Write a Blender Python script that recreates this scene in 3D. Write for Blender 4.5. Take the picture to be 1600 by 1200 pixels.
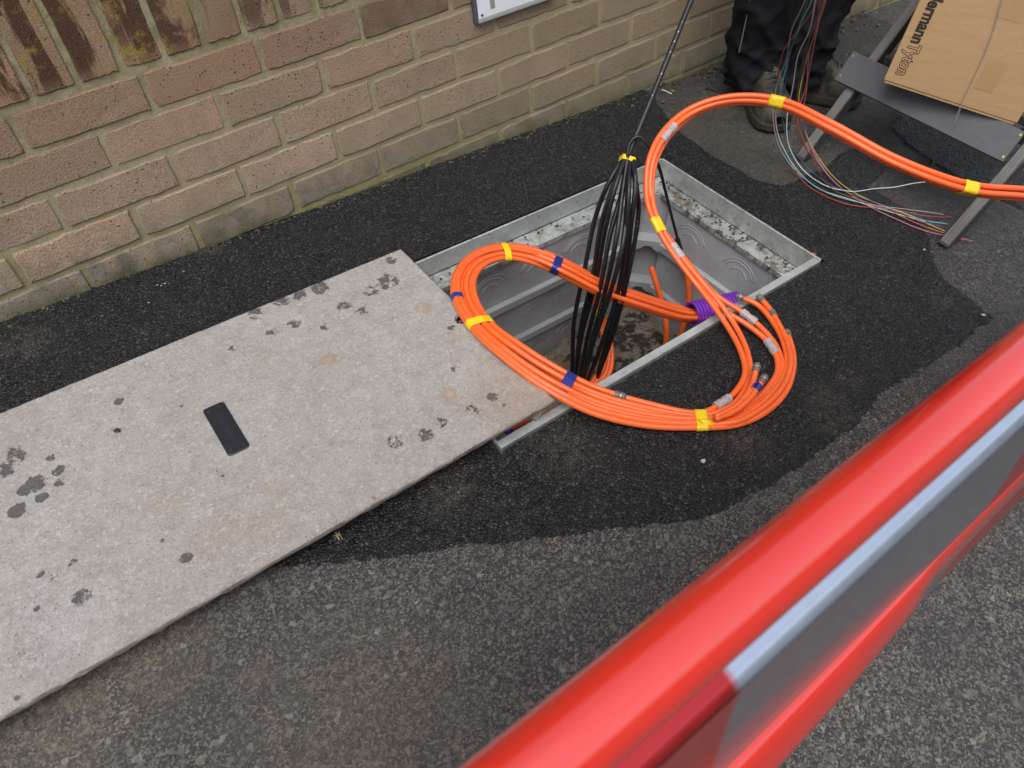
import bpy, bmesh, math, random
import numpy as np
from mathutils import Vector, Matrix
random.seed(7); rng = np.random.default_rng(11)
S = bpy.context.scene
COL = S.collection
for o in list(bpy.data.objects): bpy.data.objects.remove(o)

# ------------------------------------------------------------------ camera
FPX = 1126.11876548
C = np.array([-0.0095173, -1.48736802, 0.43810509])
R = np.array([[0.7912544479158016, -0.604619831192996, -0.09138521971091998],
              [-0.4753361560139741, -0.5141561584289596, -0.7139320580667563],
              [0.38467120692783735, 0.6083406155088844, -0.6942260136893124]])   # rows: right, down, forward
cam_d = bpy.data.cameras.new('camera'); cam = bpy.data.objects.new('camera', cam_d); COL.objects.link(cam)
cam_d.sensor_width = 36; cam_d.lens = FPX / 1600 * 36; cam_d.clip_start = 0.01; cam_d.clip_end = 200
m = Matrix.Identity(4)
for i in range(3):
    m[i][0] = R[0][i]; m[i][1] = -R[1][i]; m[i][2] = -R[2][i]; m[i][3] = C[i]
cam.matrix_world = m
cam_d.dof.use_dof = True; cam_d.dof.focus_distance = 1.45; cam_d.dof.aperture_fstop = cam_d.lens / 3.2
S.camera = cam

# ------------------------------------------------------------------ light
W = bpy.data.worlds.new('World'); S.world = W; W.use_nodes = True
wn = W.node_tree.nodes; wl = W.node_tree.links
SUN_EL, SUN_AZ = math.radians(60), math.radians(215)      # azimuth from +Y clockwise: high, from behind the camera
sky = wn.new('ShaderNodeTexSky'); sky.sky_type = 'NISHITA'; sky.sun_disc = False
sky.sun_elevation = SUN_EL; sky.sun_rotation = SUN_AZ; sky.air_density = 1.0; sky.dust_density = 3.0
hs = wn.new('ShaderNodeHueSaturation'); hs.inputs['Saturation'].default_value = 0.42
wl.new(sky.outputs[0], hs.inputs['Color']); wl.new(hs.outputs[0], wn['Background'].inputs[0])
wn['Background'].inputs[1].default_value = 0.15
sd = bpy.data.lights.new('sun', 'SUN'); sd.energy = 1.1; sd.angle = math.radians(50); sd.color = (1, .96, .9)
sun = bpy.data.objects.new('sun', sd); COL.objects.link(sun)
dirv = Vector((math.sin(SUN_AZ) * math.cos(SUN_EL), math.cos(SUN_AZ) * math.cos(SUN_EL), math.sin(SUN_EL)))
sun.rotation_euler = dirv.to_track_quat('Z', 'Y').to_euler(); sun.location = dirv * 8
S.view_settings.view_transform = 'Standard'; S.view_settings.look = 'None'
S.view_settings.exposure = 0.58; S.view_settings.gamma = 1.0
S.render.engine = 'CYCLES'; S.cycles.max_bounces = 7; S.cycles.diffuse_bounces = 3; S.cycles.glossy_bounces = 3; S.cycles.transmission_bounces = 5

# ------------------------------------------------------------------ the sloping ground frame (u along the wall, v towards it, w up from the paving)
g0, gx, gy = -0.35798296, -0.05883498, 0.14159878
N3 = np.array([-gx, -gy, 1.0]); N3 /= np.linalg.norm(N3)
A3 = np.array([1, 0, gx]); A3 /= np.linalg.norm(A3); B3 = np.cross(N3, A3)
O3 = np.array([0, 0, g0]); M3 = np.stack([A3, B3, N3], 1)
CL = M3.T @ (C - O3)
UP = M3.T @ np.array([0, 0, 1.0])
def gl(p): return O3 + np.asarray(p, float) @ M3.T                 # ground frame -> world
def ray(x, y): return M3.T @ (R.T @ np.array([(x - 800) / FPX, (y - 600) / FPX, 1.0]))
def G(x, y, h=0.0):                                                # photo pixel at height h above the paving
    d = ray(x, y); return CL + d * ((h - CL[2]) / d[2])
def GV(x, y, v):
    d = ray(x, y); return CL + d * ((v - CL[1]) / d[1])
def GU(x, y, u):
    d = ray(x, y); return CL + d * ((u - CL[0]) / d[0])

# ------------------------------------------------------------------ object helpers
def tag(o, label=None, cat=None, group=None, kind=None):
    if label: o['label'] = label
    if cat: o['category'] = cat
    if group: o['group'] = group
    if kind: o['kind'] = kind
    return o
def wpos(o):
    p = np.zeros(3)
    while o is not None:
        p += np.array(o.location); o = o.parent
    return p
def thing(name, label, cat, loc, group=None):
    o = bpy.data.objects.new(name, None); COL.objects.link(o); o.location = loc; o.empty_display_size = .05
    return tag(o, label, cat, group)
def link_mesh(name, me, parent, origin):
    o = bpy.data.objects.new(name, me); COL.objects.link(o)
    if parent is not None:
        o.parent = parent; o.location = np.asarray(origin) - wpos(parent)
    else: o.location = origin
    return o
def mesh(name, V, F, mat, parent=None, smooth=False, attrs=None, uv=None):
    """V in world metres; the object's origin is put at the base centre of its vertices."""
    V = np.asarray(V, float)
    o3 = np.array([(V[:, 0].min() + V[:, 0].max()) / 2, (V[:, 1].min() + V[:, 1].max()) / 2, V[:, 2].min()])
    me = bpy.data.meshes.new(name)
    if isinstance(F, np.ndarray):
        k = F.shape[1]; me.vertices.add(len(V)); me.vertices.foreach_set('co', (V - o3).astype(np.float32).ravel())
        me.loops.add(F.size); me.loops.foreach_set('vertex_index', F.astype(np.int32).ravel())
        me.polygons.add(len(F)); me.polygons.foreach_set('loop_start', np.arange(0, F.size, k, dtype=np.int32))
        me.polygons.foreach_set('loop_total', np.full(len(F), k, dtype=np.int32)); me.update(calc_edges=True)
    else:
        me.from_pydata([tuple(v) for v in (V - o3)], [], [tuple(int(i) for i in f) for f in F]); me.update()
    if attrs:
        for an, av in attrs.items():
            a = me.attributes.new(an, 'FLOAT', 'POINT'); a.data.foreach_set('value', np.asarray(av, np.float32))
    if smooth: me.polygons.foreach_set('use_smooth', [True] * len(me.polygons))
    me.materials.append(mat); me.validate()
    return link_mesh(name, me, parent, o3)
def join(parts):
    V, F, n = [], [], 0
    for v, f in parts:
        V.append(np.asarray(v, float)); F += [tuple(int(i) + n for i in q) for q in f]; n += len(v)
    return np.concatenate(V), F
def box_pts(c8):  # 8 corners: bottom 4 ccw, top 4 ccw
    return np.array(c8), [(3, 2, 1, 0), (4, 5, 6, 7), (0, 1, 5, 4), (1, 2, 6, 5), (2, 3, 7, 6), (3, 0, 4, 7)]
def lbox(u0, u1, v0, v1, w0, w1):
    return box_pts(gl([(u0, v0, w0), (u1, v0, w0), (u1, v1, w0), (u0, v1, w0), (u0, v0, w1), (u1, v0, w1), (u1, v1, w1), (u0, v1, w1)]))
def bevel_box(V, F, b=.002, seg=2):
    bm = bmesh.new(); vs = [bm.verts.new(tuple(v)) for v in V]
    for f in F: bm.faces.new([vs[i] for i in f])
    bmesh.ops.recalc_face_normals(bm, faces=bm.faces)
    bmesh.ops.bevel(bm, geom=bm.edges[:], offset=b, segments=seg, affect='EDGES', profile=.5)
    bm.verts.index_update()
    return np.array([tuple(v.co) for v in bm.verts]), [[v.index for v in f.verts] for f in bm.faces]
def spline(P, step=.006):
    P = np.asarray(P, float); P = np.vstack([2 * P[0] - P[1], P, 2 * P[-1] - P[-2]]); out = []
    for i in range(1, len(P) - 2):
        p0, p1, p2, p3 = P[i - 1:i + 3]
        t0, t1 = 0, np.linalg.norm(p1 - p0) ** .5 + 1e-9
        t2 = t1 + np.linalg.norm(p2 - p1) ** .5 + 1e-9; t3 = t2 + np.linalg.norm(p3 - p2) ** .5 + 1e-9
        n = max(2, int(np.linalg.norm(p2 - p1) / step)); t = np.linspace(t1, t2, n, endpoint=False)[:, None]
        a1 = (t1 - t) / (t1 - t0) * p0 + (t - t0) / (t1 - t0) * p1; a2 = (t2 - t) / (t2 - t1) * p1 + (t - t1) / (t2 - t1) * p2
        a3 = (t3 - t) / (t3 - t2) * p2 + (t - t2) / (t3 - t2) * p3
        b1 = (t2 - t) / (t2 - t0) * a1 + (t - t0) / (t2 - t0) * a2; b2 = (t3 - t) / (t3 - t1) * a2 + (t - t1) / (t3 - t1) * a3
        out.append((t2 - t) / (t2 - t1) * b1 + (t - t1) / (t2 - t1) * b2)
    out.append(P[-2][None]); return np.vstack(out)
def frames(P):
    T = np.gradient(P, axis=0); T /= np.linalg.norm(T, axis=1)[:, None] + 1e-12
    n = np.cross(T[0], [0.13, .31, .94]); n /= np.linalg.norm(n); NN = [n]
    for i in range(1, len(P)):
        n = NN[-1] - T[i] * (NN[-1] @ T[i]); n /= np.linalg.norm(n) + 1e-12; NN.append(n)
    NN = np.array(NN); return T, NN, np.cross(T, NN)
def tube(P, r, sides=10, cap=True):
    P = np.asarray(P, float); n = len(P); r = np.broadcast_to(np.asarray(r, float), (n,))
    T, A, B = frames(P); th = np.arange(sides) * 2 * math.pi / sides
    V = (P[:, None] + r[:, None, None] * (A[:, None] * np.cos(th)[None, :, None] + B[:, None] * np.sin(th)[None, :, None])).reshape(-1, 3)
    F = [(i * sides + j, i * sides + (j + 1) % sides, (i + 1) * sides + (j + 1) % sides, (i + 1) * sides + j) for i in range(n - 1) for j in range(sides)]
    if cap: F += [tuple(range(sides))[::-1], tuple((n - 1) * sides + j for j in range(sides))]
    return V, F
def lathe_on(P0, T, prof, sides=16):   # profile [(along, radius)] about axis T from P0
    T = np.asarray(T, float) / np.linalg.norm(T); a = np.cross(T, [.2, .3, .93]); a /= np.linalg.norm(a); b = np.cross(T, a)
    th = np.arange(sides) * 2 * math.pi / sides; V = []
    for s, r in prof: V.append(P0 + T * s + r * (np.cos(th)[:, None] * a + np.sin(th)[:, None] * b))
    n = len(prof); F = [(i * sides + j, i * sides + (j + 1) % sides, (i + 1) * sides + (j + 1) % sides, (i + 1) * sides + j) for i in range(n - 1) for j in range(sides)]
    return np.vstack(V), F

# numpy noise
def vnoise(x, y, seed=0):
    xi = np.floor(x).astype(np.int64); yi = np.floor(y).astype(np.int64); fx = x - xi; fy = y - yi
    def h(i, j):
        n = (i * 374761393 + j * 668265263 + seed * 974634777) & 0xffffffff
        n = ((n ^ (n >> 13)) * 1274126177) & 0xffffffff
        return ((n ^ (n >> 16)) & 0xffff) / 65535.0
    sx = fx * fx * (3 - 2 * fx); sy = fy * fy * (3 - 2 * fy)
    return (h(xi, yi) * (1 - sx) + h(xi + 1, yi) * sx) * (1 - sy) + (h(xi, yi + 1) * (1 - sx) + h(xi + 1, yi + 1) * sx) * sy
def fbm(x, y, s=0, o=4):
    r = 0; a = .5
    for k in range(o): r = r + a * vnoise(x * 2 ** k, y * 2 ** k, s + k); a *= .5
    return r
def worley(x, y, seed=0):
    xi = np.floor(x).astype(np.int64); yi = np.floor(y).astype(np.int64)
    best = np.full(x.shape, 9.0); ident = np.zeros(x.shape)
    for dx in (-1, 0, 1):
        for dy in (-1, 0, 1):
            i = xi + dx; j = yi + dy
            def h(k):
                n = (i * 374761393 + j * 668265263 + (seed + k) * 974634777) & 0xffffffff
                n = ((n ^ (n >> 13)) * 1274126177) & 0xffffffff
                return ((n ^ (n >> 16)) & 0xffff) / 65535.0
            d = (i + h(1) - x) ** 2 + (j + h(2) - y) ** 2
            m_ = d < best; best = np.where(m_, d, best); ident = np.where(m_, h(3), ident)
    return np.sqrt(best), ident
def in_poly(x, y, poly):
    r = np.zeros(x.shape, bool); n = len(poly)
    for i in range(n):
        x0, y0 = poly[i]; x1, y1 = poly[(i + 1) % n]
        c = ((y0 > y) != (y1 > y)) & (x < (x1 - x0) * (y - y0) / (y1 - y0 + 1e-15) + x0); r ^= c
    return r

# ------------------------------------------------------------------ materials
class Mt:
    def __init__(s, name):
        s.m = bpy.data.materials.new(name); s.m.use_nodes = True; s.t = s.m.node_tree; s.b = s.t.nodes['Principled BSDF']
    def n(s, typ, **kw):
        nd = s.t.nodes.new('ShaderNode' + typ)
        for k, v in kw.items():
            if k in nd.inputs.keys() or k.isdigit():
                key = int(k) if k.isdigit() else k
                if isinstance(v, bpy.types.NodeSocket): s.t.links.new(v, nd.inputs[key])
                else: nd.inputs[key].default_value = v
            else: setattr(nd, k, v)
        return nd
    def pos(s): return s.n('NewGeometry').outputs['Position']
    def noise(s, scale, detail=4, rough=.6, vec=None, out='Fac', dist=0.0):
        nd = s.n('TexNoise', Scale=scale, Detail=detail, Roughness=rough, Distortion=dist); s.t.links.new(vec or s.pos(), nd.inputs['Vector']); return nd.outputs[out]
    def vor(s, scale, out='Distance', feature='F1', vec=None):
        nd = s.n('TexVoronoi', Scale=scale); nd.feature = feature; s.t.links.new(vec or s.pos(), nd.inputs['Vector']); return nd.outputs[out]
    def ramp(s, fac, *stops):
        nd = s.n('ValToRGB'); e = nd.color_ramp.elements
        while len(e) < len(stops): e.new(.5)
        for el, (p, c) in zip(e, stops): el.position = p; el.color = (c, c, c, 1) if not isinstance(c, tuple) else (*c, 1)
        s.t.links.new(fac, nd.inputs[0]); return nd.outputs[0]
    def mix(s, f, a, b, mode='MIX'):
        nd = s.n('MixRGB'); nd.blend_type = mode
        for k, v in ((0, f), (1, a), (2, b)):
            if isinstance(v, bpy.types.NodeSocket): s.t.links.new(v, nd.inputs[k])
            else: nd.inputs[k].default_value = v if k == 0 else (*v, 1)
        return nd.outputs[0]
    def math(s, op, a, b=0.0, c=None):
        nd = s.n('Math'); nd.operation = op
        for k, v in enumerate((a, b) if c is None else (a, b, c)):
            if isinstance(v, bpy.types.NodeSocket): s.t.links.new(v, nd.inputs[k])
            else: nd.inputs[k].default_value = v
        return nd.outputs[0]
    def attr(s, name):
        nd = s.n('Attribute'); nd.attribute_name = name; return nd.outputs['Fac']
    def col(s, v):
        if isinstance(v, bpy.types.NodeSocket): s.t.links.new(v, s.b.inputs['Base Color'])
        else: s.b.inputs['Base Color'].default_value = (*v, 1)
    def set(s, **kw):
        for k, v in kw.items():
            k = k.replace('_', ' ')
            if isinstance(v, bpy.types.NodeSocket): s.t.links.new(v, s.b.inputs[k])
            else: s.b.inputs[k].default_value = v
    def bump(s, h, dist=.001, strength=1.0, prev=None):
        nd = s.n('Bump', Strength=strength, Distance=dist); s.t.links.new(h, nd.inputs['Height'])
        if prev: s.t.links.new(prev, nd.inputs['Normal'])
        s.t.links.new(nd.outputs[0], s.b.inputs['Normal']); return nd.outputs[0]
def plain(name, c, rough=.5, metal=0.0, var=.12, scale=60, bump=0.0, spec=.5):
    t = Mt(name); f = t.noise(scale); t.col(t.mix(f, tuple(x * (1 - var) for x in c), tuple(min(1, x * (1 + var)) for x in c)))
    t.set(Roughness=t.ramp(t.noise(scale * 1.7), (.3, max(0, rough - .08)), (.7, min(1, rough + .08))), Metallic=metal); t.b.inputs['Specular IOR Level'].default_value = spec
    if bump: t.bump(f, bump)
    return t.m
M = {}
def stones(t, sc):
    """crisp stones: random value per stone, dark gaps between them, rounded tops"""
    w = t.mix(.006, t.pos(), t.noise(160, 2, .5, out='Color'), 'ADD')
    v = t.n('TexVoronoi', Scale=sc); t.t.links.new(w, v.inputs['Vector'])
    e = t.n('TexVoronoi', Scale=sc); e.feature = 'DISTANCE_TO_EDGE'; t.t.links.new(w, e.inputs['Vector'])
    sx = t.n('SeparateXYZ'); t.t.links.new(v.outputs['Color'], sx.inputs[0])
    return sx.outputs['X'], sx.outputs['Y'], v.outputs['Distance'], e.outputs['Distance']
def mk_new_tarmac():
    t = Mt('fresh_tarmac'); ra, rb, dist, edge = stones(t, 175)
    c = t.ramp(ra, (0, (.004, .004, .005)), (.5, (.009, .0093, .0112)), (.82, (.018, .0185, .0215)), (1, (.05, .051, .055)))
    c = t.mix(t.ramp(t.noise(11, 5), (.52, 0.0), (.8, .35)), c, (.022, .020, .0175))
    fl = t.ramp(t.vor(95, 'Color'), (.988, 0.0), (.992, .7)); c = t.mix(fl, c, (.17, .16, .14))
    c = t.mix(t.math('MULTIPLY', t.attr('dust'), t.ramp(t.noise(60, 6, .75), (.42, 0.0), (.62, .75))), c, (.115, .095, .07))
    c = t.mix(t.ramp(edge, (.02, .85), (.13, 0.0)), c, (.003, .003, .003)); t.col(c)
    t.set(Roughness=t.math('ADD', t.ramp(rb, (0, .24), (1, .5)), t.ramp(t.noise(9, 4), (.35, 0.0), (.65, .14))))
    h = t.math('ADD', t.ramp(edge, (0, 0.0), (.3, .75)), t.math('MULTIPLY', rb, .6))
    n1 = t.bump(h, .0026, 1.0); t.bump(t.noise(900, 2), .0006, .6, n1); return t.m
def mk_old_tarmac():
    t = Mt('worn_tarmac'); ra, rb, dist, edge = stones(t, 400); ra2, rb2, dist2, edge2 = stones(t, 150); d = t.noise(240, 4, .85)
    gv = t.math('ADD', t.math('MULTIPLY', ra, .62), t.math('MULTIPLY', d, .60))
    c = t.ramp(gv, (.34, (.017, .018, .021)), (.56, (.036, .037, .041)), (.70, (.072, .067, .060)), (.92, (.21, .18, .14)))
    c = t.mix(t.ramp(ra2, (.86, 0.0), (.90, .55)), c, t.mix(rb2, (.055, .058, .066), (.22, .20, .17)))
    c = t.mix(t.ramp(ra2, (.990, 0.0), (.993, .6)), c, (.24, .28, .28))
    c = t.mix(t.ramp(t.noise(3.2, 5), (.40, 0.0), (.72, .42)), c, (.032, .035, .042))
    c = t.mix(t.math('MULTIPLY', t.attr('dust'), t.ramp(t.noise(60, 6, .8), (.36, .05), (.62, .5))), c, (.15, .125, .085))
    c = t.mix(t.math('MULTIPLY', t.attr('wet'), .62), c, (.012, .012, .013)); t.col(c)
    t.set(Roughness=t.ramp(t.noise(9, 5), (.35, .5), (.65, .8)))
    h = t.math('ADD', t.math('MULTIPLY', gv, 1.1), t.math('MULTIPLY', rb2, .35))
    t.bump(h, .0026, 1.0); return t.m
def mk_brick():
    t = Mt('sand_faced_brick'); oi = t.n('ObjectInfo'); base = oi.outputs['Color']; p = t.pos()
    add = t.n('VectorMath', operation='ADD'); t.t.links.new(p, add.inputs[0])
    sc = t.n('VectorMath', operation='SCALE'); t.t.links.new(oi.outputs['Random'], sc.inputs['Scale']); sc.inputs[0].default_value = (17, 9, 23); t.t.links.new(sc.outputs[0], add.inputs[1])
    q = add.outputs[0]
    c = t.mix(t.ramp(t.noise(16, 6, .7, q), (.42, 0.0), (.72, .6)), base, (.27, .23, .125), 'MIX')
    c = t.mix(t.ramp(t.noise(9, 5, .65, q), (.40, 0.0), (.72, .5)), c, (.40, .32, .225))
    c = t.mix(t.ramp(t.noise(330, 4, .75, q), (.36, .7), (.56, 0.0)), c, (.17, .12, .085))
    c = t.mix(t.ramp(t.noise(300, 3, .7, q), (.55, 0.0), (.8, .35)), c, (.42, .34, .25))
    sp = t.ramp(t.math('ADD', t.vor(85, 'Distance', vec=q), t.math('MULTIPLY', t.noise(250, 2, .5, q), .12)), (.17, 1.0), (.225, 0.0))
    keep = t.ramp(t.vor(85, 'Color', vec=q), (.42, 0.0), (.46, 1.0))
    c = t.mix(t.math('MULTIPLY', sp, t.math('MULTIPLY', keep, .8)), c, (.055, .038, .03))
    # dark bare face and lichen, strongest on the soldier course at the top
    sx = t.n('SeparateXYZ'); t.t.links.new(p, sx.inputs[0]); z = sx.outputs['Z']; x = sx.outputs['X']
    upper = t.math('MULTIPLY', t.ramp(t.math('ADD', z, .5), (.49, 0.0), (.53, 1.0), (.72, 1.0), (.76, .12)), t.ramp(x, (.25, 1.0), (.95, .25)))
    mz = t.n('Mapping'); t.t.links.new(q, mz.inputs[0]); mz.inputs['Scale'].default_value = (1.5, 1, .32); big = t.noise(11, 6, .65, mz.outputs[0], dist=.5)
    c = t.mix(t.math('MULTIPLY', upper, t.ramp(big, (.49, 0.0), (.54, .9))), c, (.062, .026, .016))
    c = t.mix(t.math('MULTIPLY', upper, t.ramp(t.noise(19, 6, .75, q), (.53, 0.0), (.66, .85))), c, (.30, .235, .05))
    c = t.mix(t.math('MULTIPLY', upper, t.ramp(t.noise(33, 6, .75, q), (.6, 0.0), (.7, .8))), c, (.40, .36, .25))
    # algae and pale lichen near the paving
    gz = t.math('SUBTRACT', z, t.math('MULTIPLY_ADD', x, gx, g0))
    low = t.ramp(gz, (.03, 1.0), (.115, 0.0))
    c = t.mix(t.math('MULTIPLY', low, t.ramp(t.noise(26, 6, .75), (.4, 0.0), (.58, .85))), c, (.245, .245, .215))
    c = t.mix(t.math('MULTIPLY', low, t.ramp(t.noise(14, 5, .7), (.45, 0.0), (.62, .7))), c, (.10, .092, .062))
    c = t.mix(t.math('MULTIPLY', t.ramp(gz, (.0, 1.0), (.035, 0.0)), t.ramp(t.noise(20, 4), (.3, .3), (.6, .95))), c, (.075, .078, .02))
    c = t.mix(t.math('MULTIPLY', t.ramp(x, (.5, 0.0), (1.0, .5)), t.ramp(t.noise(4, 4), (.3, .4), (.7, 1.0))), c, (.225, .195, .115))
    t.col(c); t.set(Roughness=.9); t.b.inputs['Specular IOR Level'].default_value = .25
    h = t.math('SUBTRACT', t.noise(330, 4, .7, q), t.math('MULTIPLY', sp, t.math('MULTIPLY', keep, .7)))
    t.bump(h, .006, 1.0); return t.m
def mk_mortar():
    t = Mt('lime_mortar'); x = t.n('SeparateXYZ'); t.t.links.new(t.pos(), x.inputs[0]); z = x.outputs['Z']
    c = t.mix(t.noise(30, 6, .7), (.24, .205, .12), (.39, .345, .225))
    c = t.mix(t.ramp(t.noise(12, 5, .7), (.52, 0.0), (.7, .55)), c, (.16, .155, .075))
    c = t.mix(t.math('MULTIPLY', t.ramp(t.math('ADD', z, .5), (.40, 0.0), (.52, 1.0)), t.ramp(t.noise(23, 5, .7), (.42, 0.0), (.6, .85))), c, (.17, .165, .075))
    gz = t.math('SUBTRACT', z, t.math('MULTIPLY_ADD', x.outputs['X'], gx, g0))
    c = t.mix(t.math('MULTIPLY', t.ramp(gz, (.02, 1.0), (.13, 0.0)), t.ramp(t.noise(25, 5), (.35, .2), (.6, .9))), c, (.22, .205, .075))
    c = t.mix(t.ramp(t.noise(420, 3), (.3, .6), (.45, 0.0)), c, (.07, .06, .04))
    t.col(c); t.set(Roughness=.95); t.bump(t.noise(260, 5, .75), .004, .9); return t.m
def mk_slab():
    t = Mt('cast_concrete'); n1 = t.noise(34, 7, .75); 
    c = t.ramp(n1, (.3, (.265, .25, .235)), (.5, (.36, .348, .332)), (.72, (.45, .44, .43)))
    c = t.mix(t.ramp(t.noise(5, 5), (.35, 0.0), (.7, .6)), c, (.31, .268, .222))
    c = t.mix(t.ramp(t.noise(260, 5, .75), (.36, .5), (.5, 0.0)), c, (.19, .165, .145))
    c = t.mix(t.ramp(t.noise(150, 6, .75, dist=.8), (.54, 0.0), (.64, .6)), c, (.55, .545, .54))
    sp = t.ramp(t.vor(150), (.1, 1.0), (.17, 0.0)); kp = t.ramp(t.vor(150, 'Color'), (.62, 0.0), (.64, 1.0)); spk = t.math('MULTIPLY', sp, kp)
    c = t.mix(t.math('MULTIPLY', spk, .75), c, (.085, .065, .05))
    v2 = t.ramp(t.math('ADD', t.vor(36), t.math('MULTIPLY', t.noise(140, 4), .2)), (.22, 1.0), (.26, 0.0)); k2 = t.ramp(t.vor(36, 'Color'), (.84, 0.0), (.86, 1.0))
    c = t.mix(t.math('MULTIPLY', v2, t.math('MULTIPLY', k2, .8)), c, (.05, .052, .052))
    s = t.math('MULTIPLY', t.attr('stain'), t.math('MULTIPLY_ADD', t.noise(62, 7, .8), 4.2, -1.05))
    sm = t.ramp(s, (.55, 0.0), (.6, 1.0)); c = t.mix(t.math('MULTIPLY', sm, .9), c, t.mix(t.noise(300, 3), (.03, .031, .031), (.11, .11, .105)))
    c = t.mix(t.math('MULTIPLY', t.attr('rust'), t.ramp(t.noise(60, 5, .7), (.3, .1), (.65, 1.0))), c, (.36, .20, .09))
    t.col(c); t.set(Roughness=t.ramp(n1, (.3, .72), (.7, .55)))
    h = t.math('SUBTRACT', t.noise(180, 5, .75), t.math('MULTIPLY', t.math('ADD', spk, sm), .35)); t.bump(h, .0034, 1.0); return t.m
def mk_galv():
    t = Mt('galvanised_steel'); c = t.ramp(t.noise(16, 5, .65), (.3, (.33, .36, .35)), (.6, (.46, .50, .49)), (.8, (.60, .64, .64)))
    c = t.mix(t.ramp(t.noise(24, 7, .8), (.58, 0.0), (.66, .9)), c, (.20, .15, .085))
    c = t.mix(t.ramp(t.noise(42, 7, .8), (.62, 0.0), (.66, .95)), c, (.022, .019, .017))
    c = t.mix(t.math('MULTIPLY', t.attr('grime'), t.ramp(t.noise(26, 8, .72), (.46, 0.0), (.58, .85))), c, (.16, .125, .085))
    c = t.mix(t.math('MULTIPLY', t.attr('grime'), t.ramp(t.noise(60, 8, .75), (.53, 0.0), (.59, .9))), c, (.045, .034, .024))
    t.col(c); t.set(Roughness=.5, Metallic=.35); t.bump(t.noise(120, 5), .0012, .5); return t.m
def mk_pit():
    t = Mt('grey_moulded_plastic'); c = t.ramp(t.noise(8, 5), (.3, (.29, .30, .315)), (.7, (.40, .415, .435)))
    c = t.mix(t.ramp(t.noise(38, 6, .75), (.55, 0.0), (.75, .5)), c, (.38, .37, .355))
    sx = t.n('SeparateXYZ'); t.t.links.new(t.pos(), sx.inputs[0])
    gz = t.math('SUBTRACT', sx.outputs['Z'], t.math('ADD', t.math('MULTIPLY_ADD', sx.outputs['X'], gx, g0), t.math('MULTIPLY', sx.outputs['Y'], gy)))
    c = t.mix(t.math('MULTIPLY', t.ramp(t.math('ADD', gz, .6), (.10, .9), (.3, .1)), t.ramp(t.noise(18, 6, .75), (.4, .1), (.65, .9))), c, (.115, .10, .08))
    c = t.mix(t.ramp(t.noise(30, 6, .8), (.64, 0.0), (.69, .75)), c, (.08, .055, .035))
    t.col(c); t.set(Roughness=.5); t.bump(t.noise(60, 4), .001, .35); return t.m
def mk_silt():
    t = Mt('damp_silt'); c = t.ramp(t.noise(60, 6, .7), (.3, (.105, .085, .06)), (.7, (.235, .20, .15)))
    c = t.mix(t.ramp(t.math('ADD', t.noise(26, 7, .78), t.attr('muck')), (.53, 0.0), (.58, .95)), c, (.009, .008, .007))
    c = t.mix(t.ramp(t.noise(14, 4), (.6, 0.0), (.72, .5)), c, (.11, .045, .02)); t.col(c)
    t.set(Roughness=.75); t.bump(t.noise(220, 5, .7), .004, .8); return t.m
def mk_orange():
    t = Mt('orange_duct_plastic'); c = t.mix(t.noise(14, 4), (.80, .118, .020), (.88, .150, .032))
    c = t.mix(t.ramp(t.noise(70, 6, .75), (.54, 0.0), (.72, .45)), c, (.42, .10, .04)); t.col(c)
    t.set(Roughness=.36, Coat_Weight=.15, Coat_Roughness=.2); t.b.inputs['Subsurface Weight'].default_value = .0; return t.m
def mk_black():
    t = Mt('black_cable_sheath'); c = t.mix(t.ramp(t.noise(55, 6, .8), (.55, 0.0), (.72, .6)), (.0075, .008, .0105), (.045, .044, .044)); t.col(c)
    t.set(Roughness=t.ramp(t.noise(80, 5, .7), (.35, .34), (.65, .52))); t.bump(t.noise(240, 3), .0006, .4); return t.m
def mk_tape(name, c):
    t = Mt(name); t.col(t.mix(t.noise(130, 4), tuple(x * .85 for x in c), c)); t.set(Roughness=.33); t.bump(t.noise(110, 3, .5), .0022, .55); return t.m
def mk_objcol(name, rough=.4):
    t = Mt(name); oi = t.n('ObjectInfo'); t.col(t.mix(t.math('MULTIPLY', t.noise(40), .35), oi.outputs['Color'], (.05, .05, .05))); t.set(Roughness=rough); return t.m
def mk_clear():
    t = Mt('frosted_clear_plastic'); t.col(t.mix(t.noise(90, 4), (.62, .63, .68), (.82, .82, .86))); t.set(Roughness=.22, Transmission_Weight=.55, IOR=1.35); return t.m
def mk_wood():
    t = Mt('stained_ply'); mp = t.n('Mapping'); t.t.links.new(t.pos(), mp.inputs[0]); mp.inputs['Rotation'].default_value = (0, .62, 0); mp.inputs['Scale'].default_value = (6, 6, .7)
    c = t.mix(t.ramp(t.noise(34, 6, .7, mp.outputs[0]), (.35, 0.0), (.7, 1.0)), (.018, .018, .020), (.07, .07, .072))
    c = t.mix(t.ramp(t.noise(21, 6, .8), (.64, 0.0), (.7, .7)), c, (.14, .13, .115)); t.col(c); t.set(Roughness=.55); t.bump(t.noise(40, 5, .7, mp.outputs[0]), .0015, .6); return t.m
def mk_plank():
    t = Mt('painted_board'); c = t.mix(t.noise(25, 7, .75), (.058, .061, .070), (.118, .121, .134))
    c = t.mix(t.ramp(t.noise(50, 7, .85), (.66, 0.0), (.7, .6)), c, (.14, .135, .13)); t.col(c); t.set(Roughness=.5); t.bump(t.noise(90, 5), .001, .5); return t.m
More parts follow.
